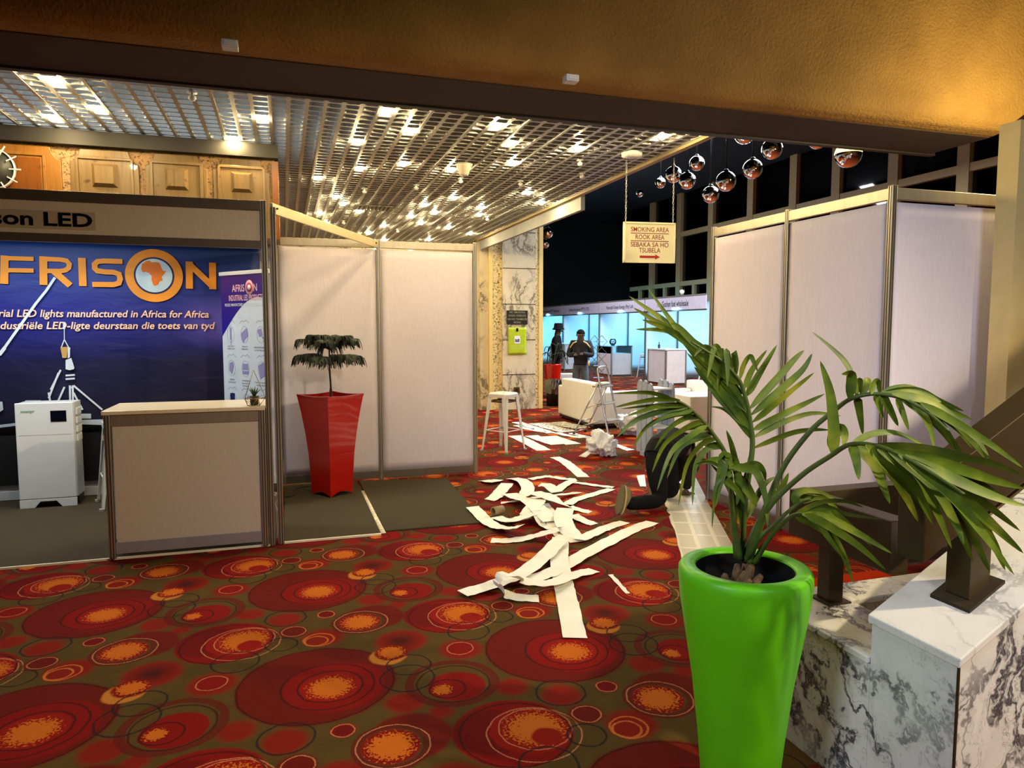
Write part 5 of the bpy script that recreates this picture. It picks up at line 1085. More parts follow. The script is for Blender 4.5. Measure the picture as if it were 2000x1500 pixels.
# ---------------------------------------------------------------- row of blue-lit booths
ys = [14.3, 16.35, 19.72, 23.11, 26.55, 29.4]; XF = 10.6; XB = 13.3
names = {1: 'The Goshen fuel wholesale', 2: 'Pamodzi Green Energy (Pty) Ltd', 3: 'Infinite Biotherm (PTY) LTD', 4: 'Innovation PV Systems'}
lbl = {1: 'white name board of the nearest blue-lit booth, lettered The Goshen fuel wholesale', 2: 'white name board lettered Pamodzi Green Energy over the booth with the glass counter', 3: 'white name board lettered Infinite, over the booth behind the standing people', 4: 'white name board of the farthest booth, cut off by the marble column'}
for i in range(1, 5):
    y0, y1 = ys[i], ys[i+1]
    if i == 1: y0, y1 = 16.35, 19.72
    t = thing('booth_fascia', lbl[i], 'booth sign', (XF, y0, 2.06), 0, 'name boards of the blue-lit booths')
    B().box((-.012, .02, .04), (.012, y1-y0-.02, .40)).build('name_panel', pm('lilac_white_board', (214, 206, 222), .6), t)
    B().box((-.02, .02, .40), (.02, y1-y0-.02, .44)).build('top_rail', ALU, t); B().box((-.02, .02, 0), (.02, y1-y0-.02, .04)).build('bottom_rail', ALU_D, t)
    wd = {1: 1.75, 2: 1.95, 3: 1.9, 4: 1.9}[i]; off = {1: .52, 2: .52, 3: .52, 4: .45}[i]
    text('lettering', names[i], wd, .15 if i != 1 else .17, (-.0135, (y1-y0)*off, .21), FACE_W, TEXT_K, t, bold=.014, world=False)
    for k, (ya, yc) in enumerate(((y0, (y0+y1)/2), ((y0+y1)/2, y1))):
        s = thing('partition_panel', ['right-hand', 'left-hand'][k]+' back panel of the '+['', 'nearest', 'second', 'third', 'farthest'][i]+' blue-lit booth', 'partition panel', (XB, ya, 0), 0, 'back panels of the blue-lit booths')
        B().box((-.004, .02, .1), (.004, yc-ya-.02, 2.42)).build('cloth', WHITEWALL, s); B().box((-.016, .02, 2.42), (.016, yc-ya-.02, 2.5)).build('top_rail', ALU, s); B().box((-.016, .02, .02), (.016, yc-ya-.02, .1)).build('bottom_rail', ALU_D, s); B().box((-.02, -.02, 0), (.02, .02, 2.5)).build('post', ALU, s)
    for k in range(2):
        xa, xc = (XF+.02, XF+1.15) if k == 0 else (XF+1.15, XB-.02)
        s = thing('partition_panel', ['front', 'rear'][k]+' side panel at the left end of the '+['', 'nearest', 'second', 'third', 'farthest'][i]+' blue-lit booth', 'partition panel', (xa, y1, 0), 0, 'side panels of the blue-lit booths')
        nx, nz = 12, 12; L = xc-xa; b = B()
        b.add([(.02+(L-.04)*a/nx, .012*math.sin(a*1.1+c*.2)*c/nz, .1+2.32*c/nz) for c in range(nz+1) for a in range(nx+1)], [(c*(nx+1)+a, c*(nx+1)+a+1, (c+1)*(nx+1)+a+1, (c+1)*(nx+1)+a) for c in range(nz) for a in range(nx)], True)
        b.build('cloth', WHITEWALL, s, solid=.004); B().box((.02, -.016, 2.42), (L-.02, .016, 2.5)).build('top_rail', ALU, s); B().box((.02, -.016, .02), (L-.02, .016, .1)).build('bottom_rail', ALU_D, s); B().box((-.02, -.02, 0), (.02, .02, 2.52)).build('post', ALU_D, s)
t = thing('spotlight', 'small bright spotlight on top of the nearest blue-lit booth name board', 'spotlight', (10.6, 17.591, 2.5))
B().lathe([(.03, 0), (.05, .06), (.07, .14)], 14).build('housing', WHITE_M, t); B().ball((0, 0, .1), (.06, .06, .05), 12, 8).build('bulb', emit('spot_glow', (250, 252, 255), 12), t); B().box((-.02, -.06, -.0), (.02, .06, .02)).build('clamp', ALU_D, t)

def booth_counter(label, x, y, L, W, H, glass):
    t = thing('booth_counter', label, 'counter', (x, y, 0), 0, 'counters of the blue-lit booths'); hb = H*.74 if glass else H-.04
    B().box((.0, .0, .05), (W, L, hb)).build('cabinet', pm('counter_board', (226, 216, 212), .6), t); B().box((.03, .03, 0), (W-.03, L-.03, .05)).build('plinth', ALU_D, t)
    if glass:
        b = B(); 
        b.box((0.004, .0, hb), (.010, L, H-.03)).box((W-.01, .0, hb), (W-.004, L, H-.03)).box((.012, 0.004, hb), (W-.012, .010, H-.03)); b.build('glass', GLASS, t)
    B().box((-.02, -.02, H-.03), (W+.02, L+.02, H)).build('worktop', GLASS if glass else WHITE_M, t)
    for a in (0, W):
        for c in (0, L): B().box((a-.02, c-.02, 0), (a+.02, c+.02, H-.031)).build('post', ALU, t)
    return t
booth_counter('square white counter in front of the nearest blue-lit booth', 10.05, 17.45, 1.0, .62, 1.0, False)
booth_counter('glass-topped counter in front of the second blue-lit booth, left of the bar stool', 10.2, 21.2, 1.1, .72, 1.0, True)
booth_counter('beige counter half hidden behind the person in the striped jacket', 9.9, 24.6, 1.1, .6, 1.0, False)
p = (10.05, 21.148, 0.71)
t = thing('glass_vase', 'round clear glass vase on the glass-topped counter', 'vase', (10.5, 21.75, 1.0))
B().lathe([(.05, .0), (.11, .07), (.12, .14), (.08, .22), (.075, .22), (.112, .14), (.1, .07), (.04, .01)], 20).build('bowl', GLASS, t); B().lathe([(.06, .012), (.09, .06), (.0, .07)], 14).build('stones', TEXT_G, t)
t = thing('bottle', 'small dark bottle standing on the square white counter', 'bottle', (10.25, 18.2, 1.0))
B().lathe([(.03, 0), (.032, .10), (.012, .13), (.012, .16)], 12).build('flask', pm('dark_bottle', (24, 34, 50), .2), t); B().lathe([(.014, .16), (.014, .185)], 10).build('cap', BLACK, t)
p = (8.217, 17.892, 0.117)
t = thing('brochure_rack', 'zigzag wire brochure rack standing before the second blue-lit booth', 'rack', (p[0], p[1], 0), math.radians(-25))
b = B(); N_ = 4; hz = .33
for s in (-.16, .16):
    pts = [((.13 if k % 2 else -.02)+s*.6, s*.8, .06+k*hz*.5) for k in range(2*N_+1)]; pts2 = [((-.17 if k % 2 else -.02)+s*.6, s*.8, .06+k*hz*.5) for k in range(2*N_+1)]
    b.tube(pts, .010, 6); b.tube(pts2, .010, 6)
b.build('zigzag_frame', ALU_D, t)
for k in range(N_): B().box((-.14, -.14, .06+(k+.5)*hz-.006), (.14, .14, .06+(k+.5)*hz+.006)).build('tray', STEELP, t)
B().box((-.18, -.16, 0), (.16, .16, .06)).build('base', ALU_D, t)
for lab, at, sz in (('low grey-white plinth left of the legs of the striped-jacket person', (6.138, 15.007, 0.492), (.5, .4, .55)), ):
    t = thing('display_plinth', lab, 'plinth', (at[0]-.1, at[1], 0), math.radians(-20)); B().box((-.25, -.2, .03), (.25, .2, .56)).build('block', pm('plinth_grey', (200, 198, 196), .6), t, bevel=.01); B().box((-.23, -.18, 0), (.23, .18, .03)).build('kick', BLACK, t)

# ---------------------------------------------------------------- green planter with the palm
PX_, PY_ = 1.452, 1.98
t = palm = thing('potted_palm', 'tall lime green planter with a big arching palm beside the marble stair wall', 'potted palm', (PX_, PY_, 0))
prof = [(.115, 0), (.125, .02), (.142, .22), (.165, .42), (.194, .60), (.210, .70), (.2165, .775), (.216, .80), (.208, .812), (.198, .815), (.166, .812), (.160, .806), (.160, .70)]
B().lathe(prof, 64, cap1=False).build('planter', GREEN, t)
B().lathe([(.1585, .803), (.1585, .70), (.150, .60)], 48, cap0=False, cap1=False).build('liner', BLACK, t)
B().lathe([(.155, .715), (.10, .722), (.0, .73)], 32).build('soil', SOIL, t)
b = B(); rnd = random.Random(6)
for k in range(9):
    a = rnd.uniform(0, 6.28); r = rnd.uniform(.015, .06); h = rnd.uniform(.05, .13)
    b.tube(spline([(r*math.cos(a)-.015, r*math.sin(a), .71), (r*1.1*math.cos(a)-.015, r*1.1*math.sin(a), .71+h*.6), (r*1.35*math.cos(a+.2)-.01, r*1.3*math.sin(a+.2), .71+h)], 4), [.024, .023, .021, .020, .018, .016, .013, .011, .008], 7)
b.build('trunk_stubs', BARK, t)
# a leaf = stem curve and leaflets, each leaflet (curve, width, roll)
FRONDS = [
 ([(1.466, 2.014, 0.82), (1.471, 2.014, 1.009), (1.492, 2.01, 1.199), (1.479, 2.008, 1.293), (1.461, 2.005, 1.36), (1.435, 2.005, 1.426), (1.405, 2.003, 1.459), (1.367, 2.004, 1.496), (1.313, 2.01, 1.529), (1.252, 2.018, 1.563)], [([(1.492, 2.01, 1.203), (1.605, 1.968, 1.254), (1.668, 1.939, 1.268), (1.72, 1.912, 1.269)], 0.03, 0.42), ([(1.496, 2.012, 1.24), (1.589, 1.994, 1.286), (1.693, 1.97, 1.319), (1.797, 1.944, 1.309)], 0.026, -0.29), ([(1.488, 2.003, 1.267), (1.59, 1.975, 1.322), (1.72, 1.938, 1.388)], 0.034, -0.06), ([(1.486, 2.005, 1.293), (1.595, 1.984, 1.38), (1.696, 1.965, 1.458)], 0.034, 0.35), ([(1.483, 2.008, 1.318), (1.571, 1.976, 1.403), (1.634, 1.95, 1.469), (1.659, 1.935, 1.524)], 0.036, -0.57), ([(1.469, 2.001, 1.338), (1.562, 1.989, 1.435), (1.625, 1.983, 1.5), (1.666, 1.982, 1.533)], 0.034, -0.08), ([(1.462, 2.007, 1.382), (1.508, 2.009, 1.453), (1.576, 2.006, 1.552)], 0.034, -0.6), ([(1.447, 1.999, 1.408), (1.471, 1.995, 1.47), (1.519, 1.983, 1.536)], 0.03, 0.27), ([(1.433, 2.006, 1.437), (1.442, 2.002, 1.484), (1.46, 1.993, 1.515), (1.469, 1.982, 1.492), (1.477, 1.972, 1.464)], 0.028, 0.53), ([(1.415, 1.999, 1.456), (1.416, 2.012, 1.506), (1.417, 2.022, 1.527), (1.423, 2.026, 1.494), (1.428, 2.029, 1.452)], 0.03, -0.56), ([(1.402, 2.005, 1.467), (1.382, 2.005, 1.514), (1.373, 1.999, 1.53), (1.37, 1.985, 1.472), (1.362, 1.973, 1.416)], 0.028, 0.05), ([(1.381, 1.999, 1.482), (1.366, 2.016, 1.524), (1.367, 2.026, 1.535), (1.367, 2.03, 1.469), (1.365, 2.034, 1.398)], 0.028, -0.14), ([(1.367, 2.004, 1.496), (1.345, 2.009, 1.543), (1.331, 2.007, 1.539), (1.317, 2.002, 1.493), (1.302, 1.997, 1.444)], 0.028, -0.09), ([(1.347, 2.012, 1.514), (1.307, 2.014, 1.546), (1.276, 2.01, 1.536), (1.255, 2.002, 1.515)], 0.024, -0.33), ([(1.49, 2.013, 1.232), (1.443, 2.032, 1.298), (1.401, 2.047, 1.335), (1.358, 2.059, 1.344)], 0.018, -0.01), ([(1.487, 2.015, 1.24), (1.427, 2.035, 1.336), (1.368, 2.051, 1.402), (1.29, 2.077, 1.505)], 0.03, -0.32), ([(1.477, 2.006, 1.271), (1.412, 2.027, 1.359), (1.347, 2.046, 1.44), (1.269, 2.071, 1.527)], 0.036, -0.05), ([(1.472, 2.01, 1.3), (1.407, 2.033, 1.388), (1.343, 2.053, 1.461), (1.266, 2.081, 1.563)], 0.04, -0.57), ([(1.459, 2.003, 1.331), (1.401, 2.038, 1.417), (1.331, 2.076, 1.49), (1.262, 2.116, 1.588)], 0.042, 0.07), ([(1.454, 2.007, 1.36), (1.384, 2.039, 1.443), (1.311, 2.072, 1.519), (1.238, 2.105, 1.599), (1.167, 2.131, 1.601)], 0.044, -0.38), ([(1.448, 2.012, 1.389), (1.382, 2.049, 1.461), (1.313, 2.088, 1.533), (1.242, 2.126, 1.595), (1.131, 2.172, 1.603)], 0.044, 0.43), ([(1.433, 2.005, 1.419), (1.351, 2.029, 1.484), (1.273, 2.051, 1.553), (1.188, 2.075, 1.607), (1.113, 2.093, 1.635)], 0.044, -0.2), ([(1.423, 2.01, 1.441), (1.351, 2.042, 1.502), (1.286, 2.073, 1.559), (1.2, 2.111, 1.636), (1.097, 2.155, 1.714)], 0.042, 0.25), ([(1.405, 2.003, 1.456), (1.333, 2.04, 1.52), (1.27, 2.074, 1.57), (1.186, 2.115, 1.625), (1.111, 2.152, 1.676)], 0.04, -0.09), ([(1.392, 2.009, 1.477), (1.318, 2.044, 1.535), (1.261, 2.073, 1.581), (1.228, 2.094, 1.625), (1.154, 2.135, 1.744)], 0.036, 0.2), ([(1.354, 2.009, 1.507), (1.285, 2.031, 1.55), (1.236, 2.046, 1.599), (1.214, 2.051, 1.617), (1.195, 2.053, 1.621)], 0.03, 0.11), ([(1.464, 2.014, 1.307), (1.402, 2.05, 1.379), (1.353, 2.081, 1.43), (1.321, 2.106, 1.477)], 0.034, 0.42), ([(1.47, 2.009, 1.278), (1.416, 2.032, 1.336), (1.375, 2.048, 1.38), (1.338, 2.065, 1.431)], 0.034, 0.11)]),
 ([(1.477, 2.01, 0.816), (1.482, 1.963, 0.931), (1.529, 1.911, 1.138), (1.583, 1.85, 1.274), (1.62, 1.789, 1.348), (1.636, 1.733, 1.394), (1.668, 1.67, 1.413), (1.704, 1.602, 1.402), (1.725, 1.538, 1.368), (1.73, 1.477, 1.326)], [([(1.627, 1.736, 1.388), (1.649, 1.745, 1.447), (1.64, 1.765, 1.5), (1.611, 1.79, 1.543), (1.558, 1.823, 1.597)], 0.03, 0.54), ([(1.63, 1.735, 1.392), (1.626, 1.726, 1.456), (1.609, 1.717, 1.473), (1.576, 1.712, 1.471)], 0.04, -0.5), ([(1.652, 1.728, 1.398), (1.67, 1.737, 1.36), (1.693, 1.741, 1.277)], 0.032, 0.28), ([(1.662, 1.671, 1.412), (1.68, 1.672, 1.38), (1.699, 1.671, 1.339)], 0.026, -0.23), ([(1.683, 1.665, 1.412), (1.708, 1.658, 1.367), (1.736, 1.651, 1.315)], 0.03, 0.13), ([(1.681, 1.61, 1.409), (1.701, 1.604, 1.361), (1.72, 1.598, 1.31)], 0.03, -0.41), ([(1.687, 1.609, 1.412), (1.744, 1.584, 1.368), (1.768, 1.57, 1.318), (1.776, 1.56, 1.26)], 0.03, -0.13), ([(1.699, 1.604, 1.409), (1.77, 1.585, 1.354), (1.818, 1.574, 1.309), (1.861, 1.563, 1.249)], 0.034, 0.59), ([(1.687, 1.609, 1.415), (1.789, 1.588, 1.372), (1.874, 1.572, 1.313), (1.929, 1.565, 1.252)], 0.032, 0.05), ([(1.711, 1.6, 1.405), (1.804, 1.564, 1.355), (1.873, 1.535, 1.293), (1.918, 1.514, 1.23)], 0.034, -0.28), ([(1.723, 1.596, 1.402), (1.81, 1.548, 1.351), (1.872, 1.507, 1.291), (1.897, 1.476, 1.219)], 0.034, -0.57), ([(1.702, 1.547, 1.398), (1.793, 1.512, 1.343), (1.885, 1.477, 1.282), (1.971, 1.443, 1.215)], 0.032, -0.22), ([(1.693, 1.662, 1.42), (1.776, 1.632, 1.423), (1.833, 1.607, 1.395), (1.904, 1.577, 1.362)], 0.034, 0.47), ([(1.705, 1.658, 1.416), (1.792, 1.63, 1.407), (1.866, 1.604, 1.368), (1.94, 1.579, 1.335)], 0.034, 0.07), ([(1.669, 1.615, 1.418), (1.757, 1.576, 1.4), (1.826, 1.54, 1.351), (1.911, 1.498, 1.277)], 0.036, -0.57), ([(1.68, 1.666, 1.416), (1.744, 1.641, 1.43), (1.794, 1.617, 1.414), (1.837, 1.595, 1.389)], 0.036, -0.44), ([(1.651, 1.729, 1.398), (1.655, 1.732, 1.441), (1.663, 1.73, 1.447), (1.664, 1.726, 1.402)], 0.03, 0.6), ([(1.671, 1.723, 1.405), (1.683, 1.728, 1.442), (1.697, 1.73, 1.444), (1.705, 1.73, 1.4)], 0.03, -0.38), ([(1.652, 1.674, 1.412), (1.673, 1.684, 1.444), (1.693, 1.692, 1.443), (1.711, 1.696, 1.4)], 0.03, 0.36), ([(1.716, 1.598, 1.402), (1.794, 1.577, 1.341), (1.842, 1.565, 1.283), (1.884, 1.555, 1.231)], 0.034, 0.49)]),
 ([(1.473, 2.012, 0.816), (1.459, 1.942, 0.888), (1.455, 1.876, 1.029), (1.505, 1.791, 1.149), (1.539, 1.707, 1.225), (1.542, 1.63, 1.274), (1.554, 1.548, 1.283), (1.565, 1.463, 1.265), (1.581, 1.375, 1.229), (1.576, 1.295, 1.202)], [([(1.548, 1.704, 1.232), (1.544, 1.701, 1.31), (1.528, 1.704, 1.42), (1.496, 1.711, 1.512)], 0.046, 0.05), ([(1.551, 1.703, 1.234), (1.547, 1.705, 1.283), (1.563, 1.698, 1.311), (1.574, 1.689, 1.29), (1.567, 1.684, 1.256)], 0.048, 0.12), ([(1.542, 1.63, 1.274), (1.606, 1.618, 1.304), (1.682, 1.599, 1.304), (1.773, 1.571, 1.26)], 0.026, -0.52), ([(1.545, 1.629, 1.274), (1.533, 1.599, 1.237), (1.518, 1.569, 1.184)], 0.036, 0.4), ([(1.554, 1.627, 1.274), (1.593, 1.6, 1.227), (1.61, 1.579, 1.167), (1.623, 1.56, 1.11)], 0.046, -0.32), ([(1.571, 1.621, 1.274), (1.663, 1.606, 1.196), (1.72, 1.602, 1.122), (1.773, 1.599, 1.035)], 0.044, -0.04), ([(1.531, 1.555, 1.285), (1.626, 1.533, 1.212), (1.688, 1.521, 1.136), (1.732, 1.514, 1.054)], 0.044, -0.03), ([(1.548, 1.55, 1.283), (1.66, 1.513, 1.202), (1.715, 1.493, 1.104), (1.76, 1.475, 0.993)], 0.046, -0.42), ([(1.565, 1.544, 1.281), (1.688, 1.502, 1.184), (1.76, 1.476, 1.08), (1.815, 1.454, 0.958)], 0.046, 0.44), ([(1.588, 1.536, 1.272), (1.719, 1.486, 1.167), (1.792, 1.454, 1.052), (1.848, 1.427, 0.93)], 0.046, 0.29), ([(1.549, 1.469, 1.274), (1.674, 1.428, 1.177), (1.767, 1.396, 1.064), (1.856, 1.365, 0.944)], 0.048, -0.52), ([(1.565, 1.463, 1.265), (1.7, 1.423, 1.17), (1.796, 1.396, 1.086), (1.891, 1.369, 0.999)], 0.046, 0.11), ([(1.565, 1.463, 1.271), (1.695, 1.408, 1.203), (1.775, 1.371, 1.165), (1.843, 1.339, 1.141)], 0.044, -0.56), ([(1.538, 1.473, 1.283), (1.694, 1.435, 1.239), (1.807, 1.411, 1.201), (1.911, 1.391, 1.171)], 0.042, -0.03), ([(1.577, 1.54, 1.281), (1.734, 1.497, 1.256), (1.857, 1.465, 1.236), (1.969, 1.435, 1.193)], 0.04, 0.45), ([(1.542, 1.552, 1.286), (1.676, 1.517, 1.277), (1.776, 1.493, 1.257), (1.842, 1.48, 1.244)], 0.036, 0.51), ([(1.554, 1.548, 1.283), (1.676, 1.502, 1.252), (1.775, 1.462, 1.205), (1.872, 1.421, 1.146)], 0.042, 0.36), ([(1.588, 1.536, 1.274), (1.711, 1.489, 1.21), (1.822, 1.445, 1.132), (1.922, 1.404, 1.048)], 0.046, 0.52), ([(1.525, 1.557, 1.285), (1.61, 1.539, 1.206), (1.679, 1.527, 1.136), (1.726, 1.523, 1.07)], 0.04, -0.48), ([(1.577, 1.54, 1.278), (1.683, 1.483, 1.182), (1.73, 1.444, 1.078), (1.738, 1.421, 1.023)], 0.042, -0.34), ([(1.576, 1.459, 1.259), (1.718, 1.425, 1.156), (1.811, 1.405, 1.04), (1.866, 1.399, 0.945)], 0.044, -0.08), ([(1.565, 1.623, 1.274), (1.677, 1.59, 1.249), (1.765, 1.566, 1.223), (1.828, 1.548, 1.191)], 0.034, -0.24)]),
 ([(1.449, 2.02, 0.827), (1.423, 2.018, 1.012), (1.405, 2.007, 1.119), (1.376, 1.998, 1.196), (1.329, 1.992, 1.258), (1.279, 1.987, 1.311), (1.22, 1.985, 1.359), (1.168, 1.978, 1.382)], [([(1.168, 1.978, 1.382), (1.105, 1.992, 1.402), (1.043, 2.004, 1.405), (0.974, 2.019, 1.402)], 0.022, -0.48), ([(1.188, 1.971, 1.379), (1.12, 1.99, 1.383), (1.053, 2.008, 1.373), (0.986, 2.025, 1.358)], 0.024, -0.41), ([(1.22, 1.985, 1.359), (1.134, 2.0, 1.36), (1.069, 2.007, 1.344), (1.023, 2.008, 1.332)], 0.022, -0.12), ([(1.226, 1.982, 1.356), (1.172, 2.011, 1.347), (1.076, 2.05, 1.311), (1.019, 2.075, 1.253)], 0.028, 0.36), ([(1.259, 1.996, 1.335), (1.189, 2.025, 1.324), (1.117, 2.052, 1.288), (1.071, 2.068, 1.212)], 0.024, -0.33), ([(1.276, 1.989, 1.318), (1.233, 2.004, 1.318), (1.178, 2.019, 1.282), (1.13, 2.03, 1.211)], 0.026, -0.27), ([(1.286, 1.985, 1.307), (1.233, 1.991, 1.291), (1.154, 2.002, 1.236), (1.108, 2.0, 1.145)], 0.03, -0.47), ([(1.295, 1.98, 1.293), (1.24, 1.988, 1.262), (1.174, 1.996, 1.208), (1.124, 1.994, 1.087)], 0.028, 0.51), ([(1.325, 1.994, 1.265), (1.289, 2.014, 1.249), (1.231, 2.038, 1.212), (1.192, 2.051, 1.11)], 0.028, 0.37), ([(1.339, 1.988, 1.247), (1.295, 2.009, 1.228), (1.25, 2.026, 1.155), (1.225, 2.031, 1.017)], 0.026, -0.37), ([(1.366, 2.003, 1.214), (1.321, 2.011, 1.212), (1.276, 2.015, 1.155), (1.261, 2.004, 1.024)], 0.026, 0.15), ([(1.24, 1.977, 1.345), (1.203, 1.995, 1.337), (1.152, 2.016, 1.319), (1.094, 2.037, 1.276)], 0.024, 0.43), ([(1.319, 1.997, 1.275), (1.291, 2.017, 1.285), (1.255, 2.039, 1.276), (1.219, 2.059, 1.253)], 0.03, -0.5), ([(1.385, 1.992, 1.168), (1.353, 2.006, 1.174), (1.32, 2.019, 1.167), (1.283, 2.033, 1.155)], 0.026, 0.21), ([(1.372, 2.0, 1.211), (1.342, 2.011, 1.222), (1.307, 2.02, 1.196), (1.287, 2.021, 1.131)], 0.034, -0.39), ([(1.21, 1.988, 1.366), (1.16, 2.003, 1.363), (1.099, 2.022, 1.359), (1.019, 2.046, 1.349)], 0.02, -0.49)]),
 ([(1.447, 2.0, 0.83), (1.41, 1.99, 0.982), (1.386, 1.972, 1.099), (1.366, 1.948, 1.155)], [([(1.366, 1.948, 1.152), (1.349, 1.959, 1.197), (1.339, 1.96, 1.14), (1.327, 1.962, 1.083), (1.32, 1.962, 1.026)], 0.046, 0.29), ([(1.364, 1.949, 1.155), (1.379, 1.954, 1.182), (1.399, 1.95, 1.102), (1.395, 1.953, 1.03)], 0.044, 0.53), ([(1.37, 1.946, 1.148), (1.326, 1.963, 1.105), (1.317, 1.967, 1.032), (1.314, 1.968, 0.956)], 0.016, 0.51), ([(1.367, 1.948, 1.159), (1.405, 1.926, 1.157), (1.432, 1.906, 1.145), (1.451, 1.884, 1.07), (1.451, 1.866, 0.972)], 0.038, -0.04), ([(1.37, 1.946, 1.148), (1.445, 1.936, 1.167), (1.48, 1.936, 1.143), (1.494, 1.94, 1.105)], 0.03, 0.18), ([(1.367, 1.946, 1.141), (1.336, 1.969, 1.16), (1.309, 1.99, 1.172), (1.274, 2.012, 1.162)], 0.02, -0.46), ([(1.393, 1.971, 1.12), (1.423, 1.959, 1.099), (1.448, 1.947, 1.056), (1.461, 1.939, 1.021)], 0.05, -0.3), ([(1.37, 1.945, 1.134), (1.343, 1.954, 1.127), (1.384, 1.939, 1.084), (1.41, 1.927, 1.035)], 0.034, 0.09)]),
 ([(1.492, 1.984, 0.815), (1.488, 1.924, 0.898), (1.487, 1.862, 0.97), (1.491, 1.797, 1.029), (1.485, 1.732, 1.048)], [([(1.491, 1.797, 1.029), (1.589, 1.778, 1.05), (1.661, 1.764, 1.027), (1.773, 1.737, 1.007)], 0.03, 0.39), ([(1.472, 1.737, 1.049), (1.547, 1.711, 1.036), (1.633, 1.679, 0.99), (1.727, 1.644, 0.93)], 0.036, -0.29), ([(1.479, 1.734, 1.048), (1.522, 1.701, 1.027), (1.602, 1.653, 0.967), (1.67, 1.608, 0.896)], 0.036, 0.2), ([(1.504, 1.793, 1.025), (1.58, 1.765, 0.992), (1.629, 1.742, 0.918), (1.661, 1.722, 0.818)], 0.034, 0.31), ([(1.51, 1.791, 1.029), (1.559, 1.769, 1.006), (1.587, 1.752, 0.96), (1.63, 1.728, 0.894)], 0.03, 0.32), ([(1.485, 1.799, 1.025), (1.558, 1.771, 1.068), (1.63, 1.741, 1.076), (1.681, 1.715, 1.058)], 0.026, 0.36), ([(1.51, 1.791, 1.029), (1.6, 1.771, 1.037), (1.657, 1.758, 1.001), (1.739, 1.733, 0.924)], 0.034, -0.1), ([(1.498, 1.795, 1.027), (1.53, 1.785, 1.011), (1.582, 1.767, 0.977), (1.621, 1.751, 0.923)], 0.034, 0.22)]),
 ([(1.478, 1.989, 0.815), (1.486, 1.967, 0.893), (1.519, 1.934, 0.951), (1.58, 1.895, 1.029), (1.61, 1.861, 1.053)], [([(1.58, 1.895, 1.029), (1.578, 1.894, 1.066), (1.609, 1.881, 1.081), (1.652, 1.861, 1.072)], 0.036, -0.42), ([(1.587, 1.893, 1.033), (1.631, 1.886, 1.067), (1.675, 1.876, 1.063), (1.725, 1.862, 1.037)], 0.03, -0.51), ([(1.594, 1.892, 1.036), (1.649, 1.877, 1.057), (1.69, 1.863, 1.036), (1.724, 1.85, 1.0)], 0.028, -0.16)]),
 ([(1.477, 2.011, 0.82), (1.494, 2.002, 0.912), (1.532, 1.987, 1.003)], [([(1.516, 1.998, 0.949), (1.556, 1.985, 1.047), (1.564, 1.979, 1.106)], 0.034, 0.55), ([(1.525, 1.988, 0.981), (1.575, 1.967, 1.065), (1.596, 1.954, 1.124)], 0.036, 0.25), ([(1.473, 2.011, 0.934), (1.451, 2.022, 1.084), (1.428, 2.031, 1.203), (1.405, 2.035, 1.266)], 0.034, -0.3), ([(1.467, 2.014, 0.949), (1.51, 2.017, 1.02), (1.553, 2.018, 1.077), (1.596, 2.017, 1.098)], 0.03, -0.35), ([(1.459, 2.015, 0.934), (1.471, 2.023, 1.037), (1.488, 2.027, 1.118), (1.5, 2.032, 1.184)], 0.036, -0.05), ([(1.472, 2.008, 0.897), (1.446, 2.025, 1.008), (1.406, 2.044, 1.097), (1.364, 2.061, 1.149)], 0.026, -0.01)]),
]
def leaflet(b, pts, wd, roll):
    pts = spline(pts, 5 if len(pts) > 2 else 8); n = len(pts); view = Vector((.45, .89, .05)).normalized(); L = []; M = []; R_ = []
    for i, p in enumerate(pts):
        s = i/(n-1); d = (pts[min(i+1, n-1)]-pts[max(i-1, 0)]).normalized(); a = d.cross(view)
        if a.length < 1e-3: a = Vector((1, 0, 0))
        a.normalize(); c = d.cross(a); a = (a*math.cos(roll)+c*math.sin(roll))
        k = wd*.39*min(1, (s+.04)*5)*(1-s**2.6)**.8; up = c if c.y < 0 else -c
        L.append(p-a*k+up*k*.25); M.append(p); R_.append(p+a*k+up*k*.25)
    v = L+M+R_; b.add(v, [(i, i+1, n+i+1, n+i) for i in range(n-1)]+[(n+i, n+i+1, 2*n+i+1, 2*n+i) for i in range(n-1)], True)
for stem, leaves in FRONDS:
    b = B(); sp_ = spline(stem, 5); n = len(sp_); b.tube(sp_, [.011-.0075*i/(n-1) for i in range(n)], 7)
    fr = b.build('frond_stem', STEM, palm, world=True)
    b = B()
    for pts, wd, roll in leaves: leaflet(b, pts, wd, roll)
    b.v = [tuple(Vector(p)-Vector((PX_, PY_, 0))) for p in b.v]
    b.build('leaflets', LEAF, fr)

# ---------------------------------------------------------------- marble stair wall and handrails
SL = .56; ya, yc = 1.50, 1.82; X_ = 1.84; XE = 4.6
zt_ = lambda x: .635+(x-X_)*SL
wall = thing('stair_wall', 'veined marble stair wall with a sloping cap beside the green planter', 'stair wall', (X_, ya, 0))
B().prism([(X_, 0), (XE, 0), (XE, zt_(XE)), (X_, zt_(X_))], lambda x, z: (x, ya, z), lambda x, z: (x, yc, z)).build('flank', MARBLE, wall, world=True)
B().box((X_, yc+.001, 0), (2.14, 2.40, .485)).build('ledge_wall', MARBLE, wall, world=True)
B().box((2.141, 2.26, 0), (XE, 2.40, .485)).build('ledge_wall', MARBLE, wall, world=True)
B().box((X_-.012, yc+.004, .486), (2.15, 2.41, .512)).build('ledge_cap', MARBLE, wall, world=True, bevel=.005)
B().box((2.152, 2.24, .486), (XE, 2.41, .512)).build('ledge_cap', MARBLE, wall, world=True, bevel=.005)
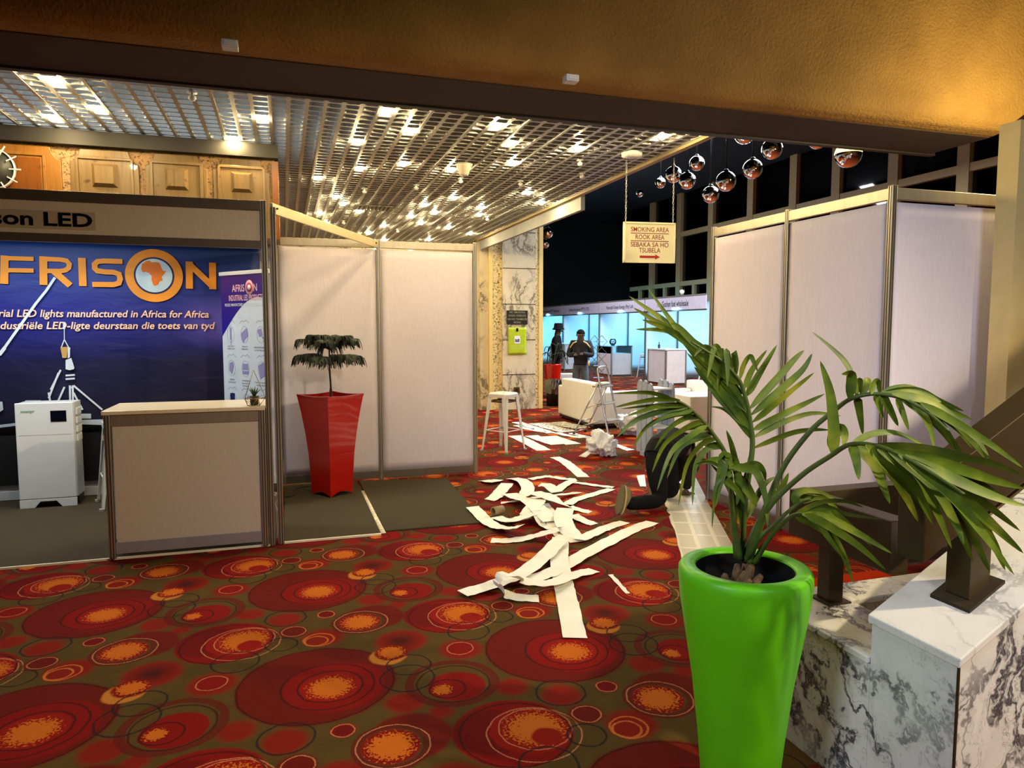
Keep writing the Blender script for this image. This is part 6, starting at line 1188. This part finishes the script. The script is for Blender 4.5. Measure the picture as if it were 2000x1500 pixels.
for k in range(4):
    xa = X_-.014+k*.72 if k else X_-.014; xb = X_-.014+(k+1)*.72-.003
    B().prism([(xa, zt_(xa)+.002), (xb, zt_(xb)+.002), (xb, zt_(xb)+.030), (xa, zt_(xa)+.030)], lambda x, z: (x, ya-.014, z), lambda x, z: (x, yc+.006, z)).build('cap_slab', MARBLE, wall, world=True, bevel=.004)
B().box((X_-.002, ya-.002, 0), (X_+.004, ya+.004, zt_(X_))).build('corner_joint', BRONZE_D, wall, world=True)
for k in range(4):
    B().box((2.16+k*.45, yc+.02, 0), (2.6+k*.45, 2.238, .12+k*.16)).build('tread', RUNNER, wall, world=True)
rail = thing('handrail', 'bronze box handrail sloping up over the marble cap on a square post', 'handrail', (2.02, 1.66, zt_(2.02)+.03))
zr0 = 1.02; b = B(); x0 = 1.80
b.prism([(x0, zr0-.115), (XE, zr0-.115+(XE-x0)*SL), (XE, zr0+.115+(XE-x0)*SL), (x0, zr0+.115)], lambda x, z: (x, 1.60, z), lambda x, z: (x, 1.70, z)).build('rail', BRONZE, rail, world=True, bevel=.003)
for px in (2.04, 3.3):
    B().box((px-.042, 1.608, zt_(px)+.02), (px+.042, 1.692, zr0-.11+(px-.042-x0)*SL)).build('post', BRONZE, rail, world=True, bevel=.002)
    B().prism([(px-.07, zt_(px-.07)+.031), (px+.07, zt_(px+.07)+.031), (px+.07, zt_(px+.07)+.041), (px-.07, zt_(px-.07)+.041)], lambda x, z: (x, 1.58, z), lambda x, z: (x, 1.72, z)).build('base_plate', BRONZE_D, rail, world=True)
rail2 = thing('handrail', 'level bronze box handrail turning a corner above the lower marble ledge', 'handrail', (2.07, 2.25, .512))
B().box((2.0, 1.915, .745), (2.085, 2.44, .935)).build('rail', BRONZE, rail2, world=True, bevel=.003)
B().box((2.086, 2.36, .745), (3.0, 2.44, .935)).build('rail', BRONZE, rail2, world=True, bevel=.003)
B().box((2.035, 2.235, .52), (2.105, 2.30, .745)).build('post', BRONZE, rail2, world=True, bevel=.002)
B().box((2.015, 2.21, .5125), (2.125, 2.32, .520)).build('base_plate', BRONZE_D, rail2, world=True)
B().prism([(3.0, .745), (XE, .745+(XE-3.0)*SL), (XE, .935+(XE-3.0)*SL), (3.0, .935)], lambda x, z: (x, 2.36, z), lambda x, z: (x, 2.44, z)).build('rail', BRONZE, rail2, world=True, bevel=.003)
b = B().box((2.45, 2.46, 0), (3.68, 3.62, .015)); t = b.build('red_mat', RUNNER); tag(t, 'plain orange-red carpet patch behind the marble ledge', 'carpet mat')
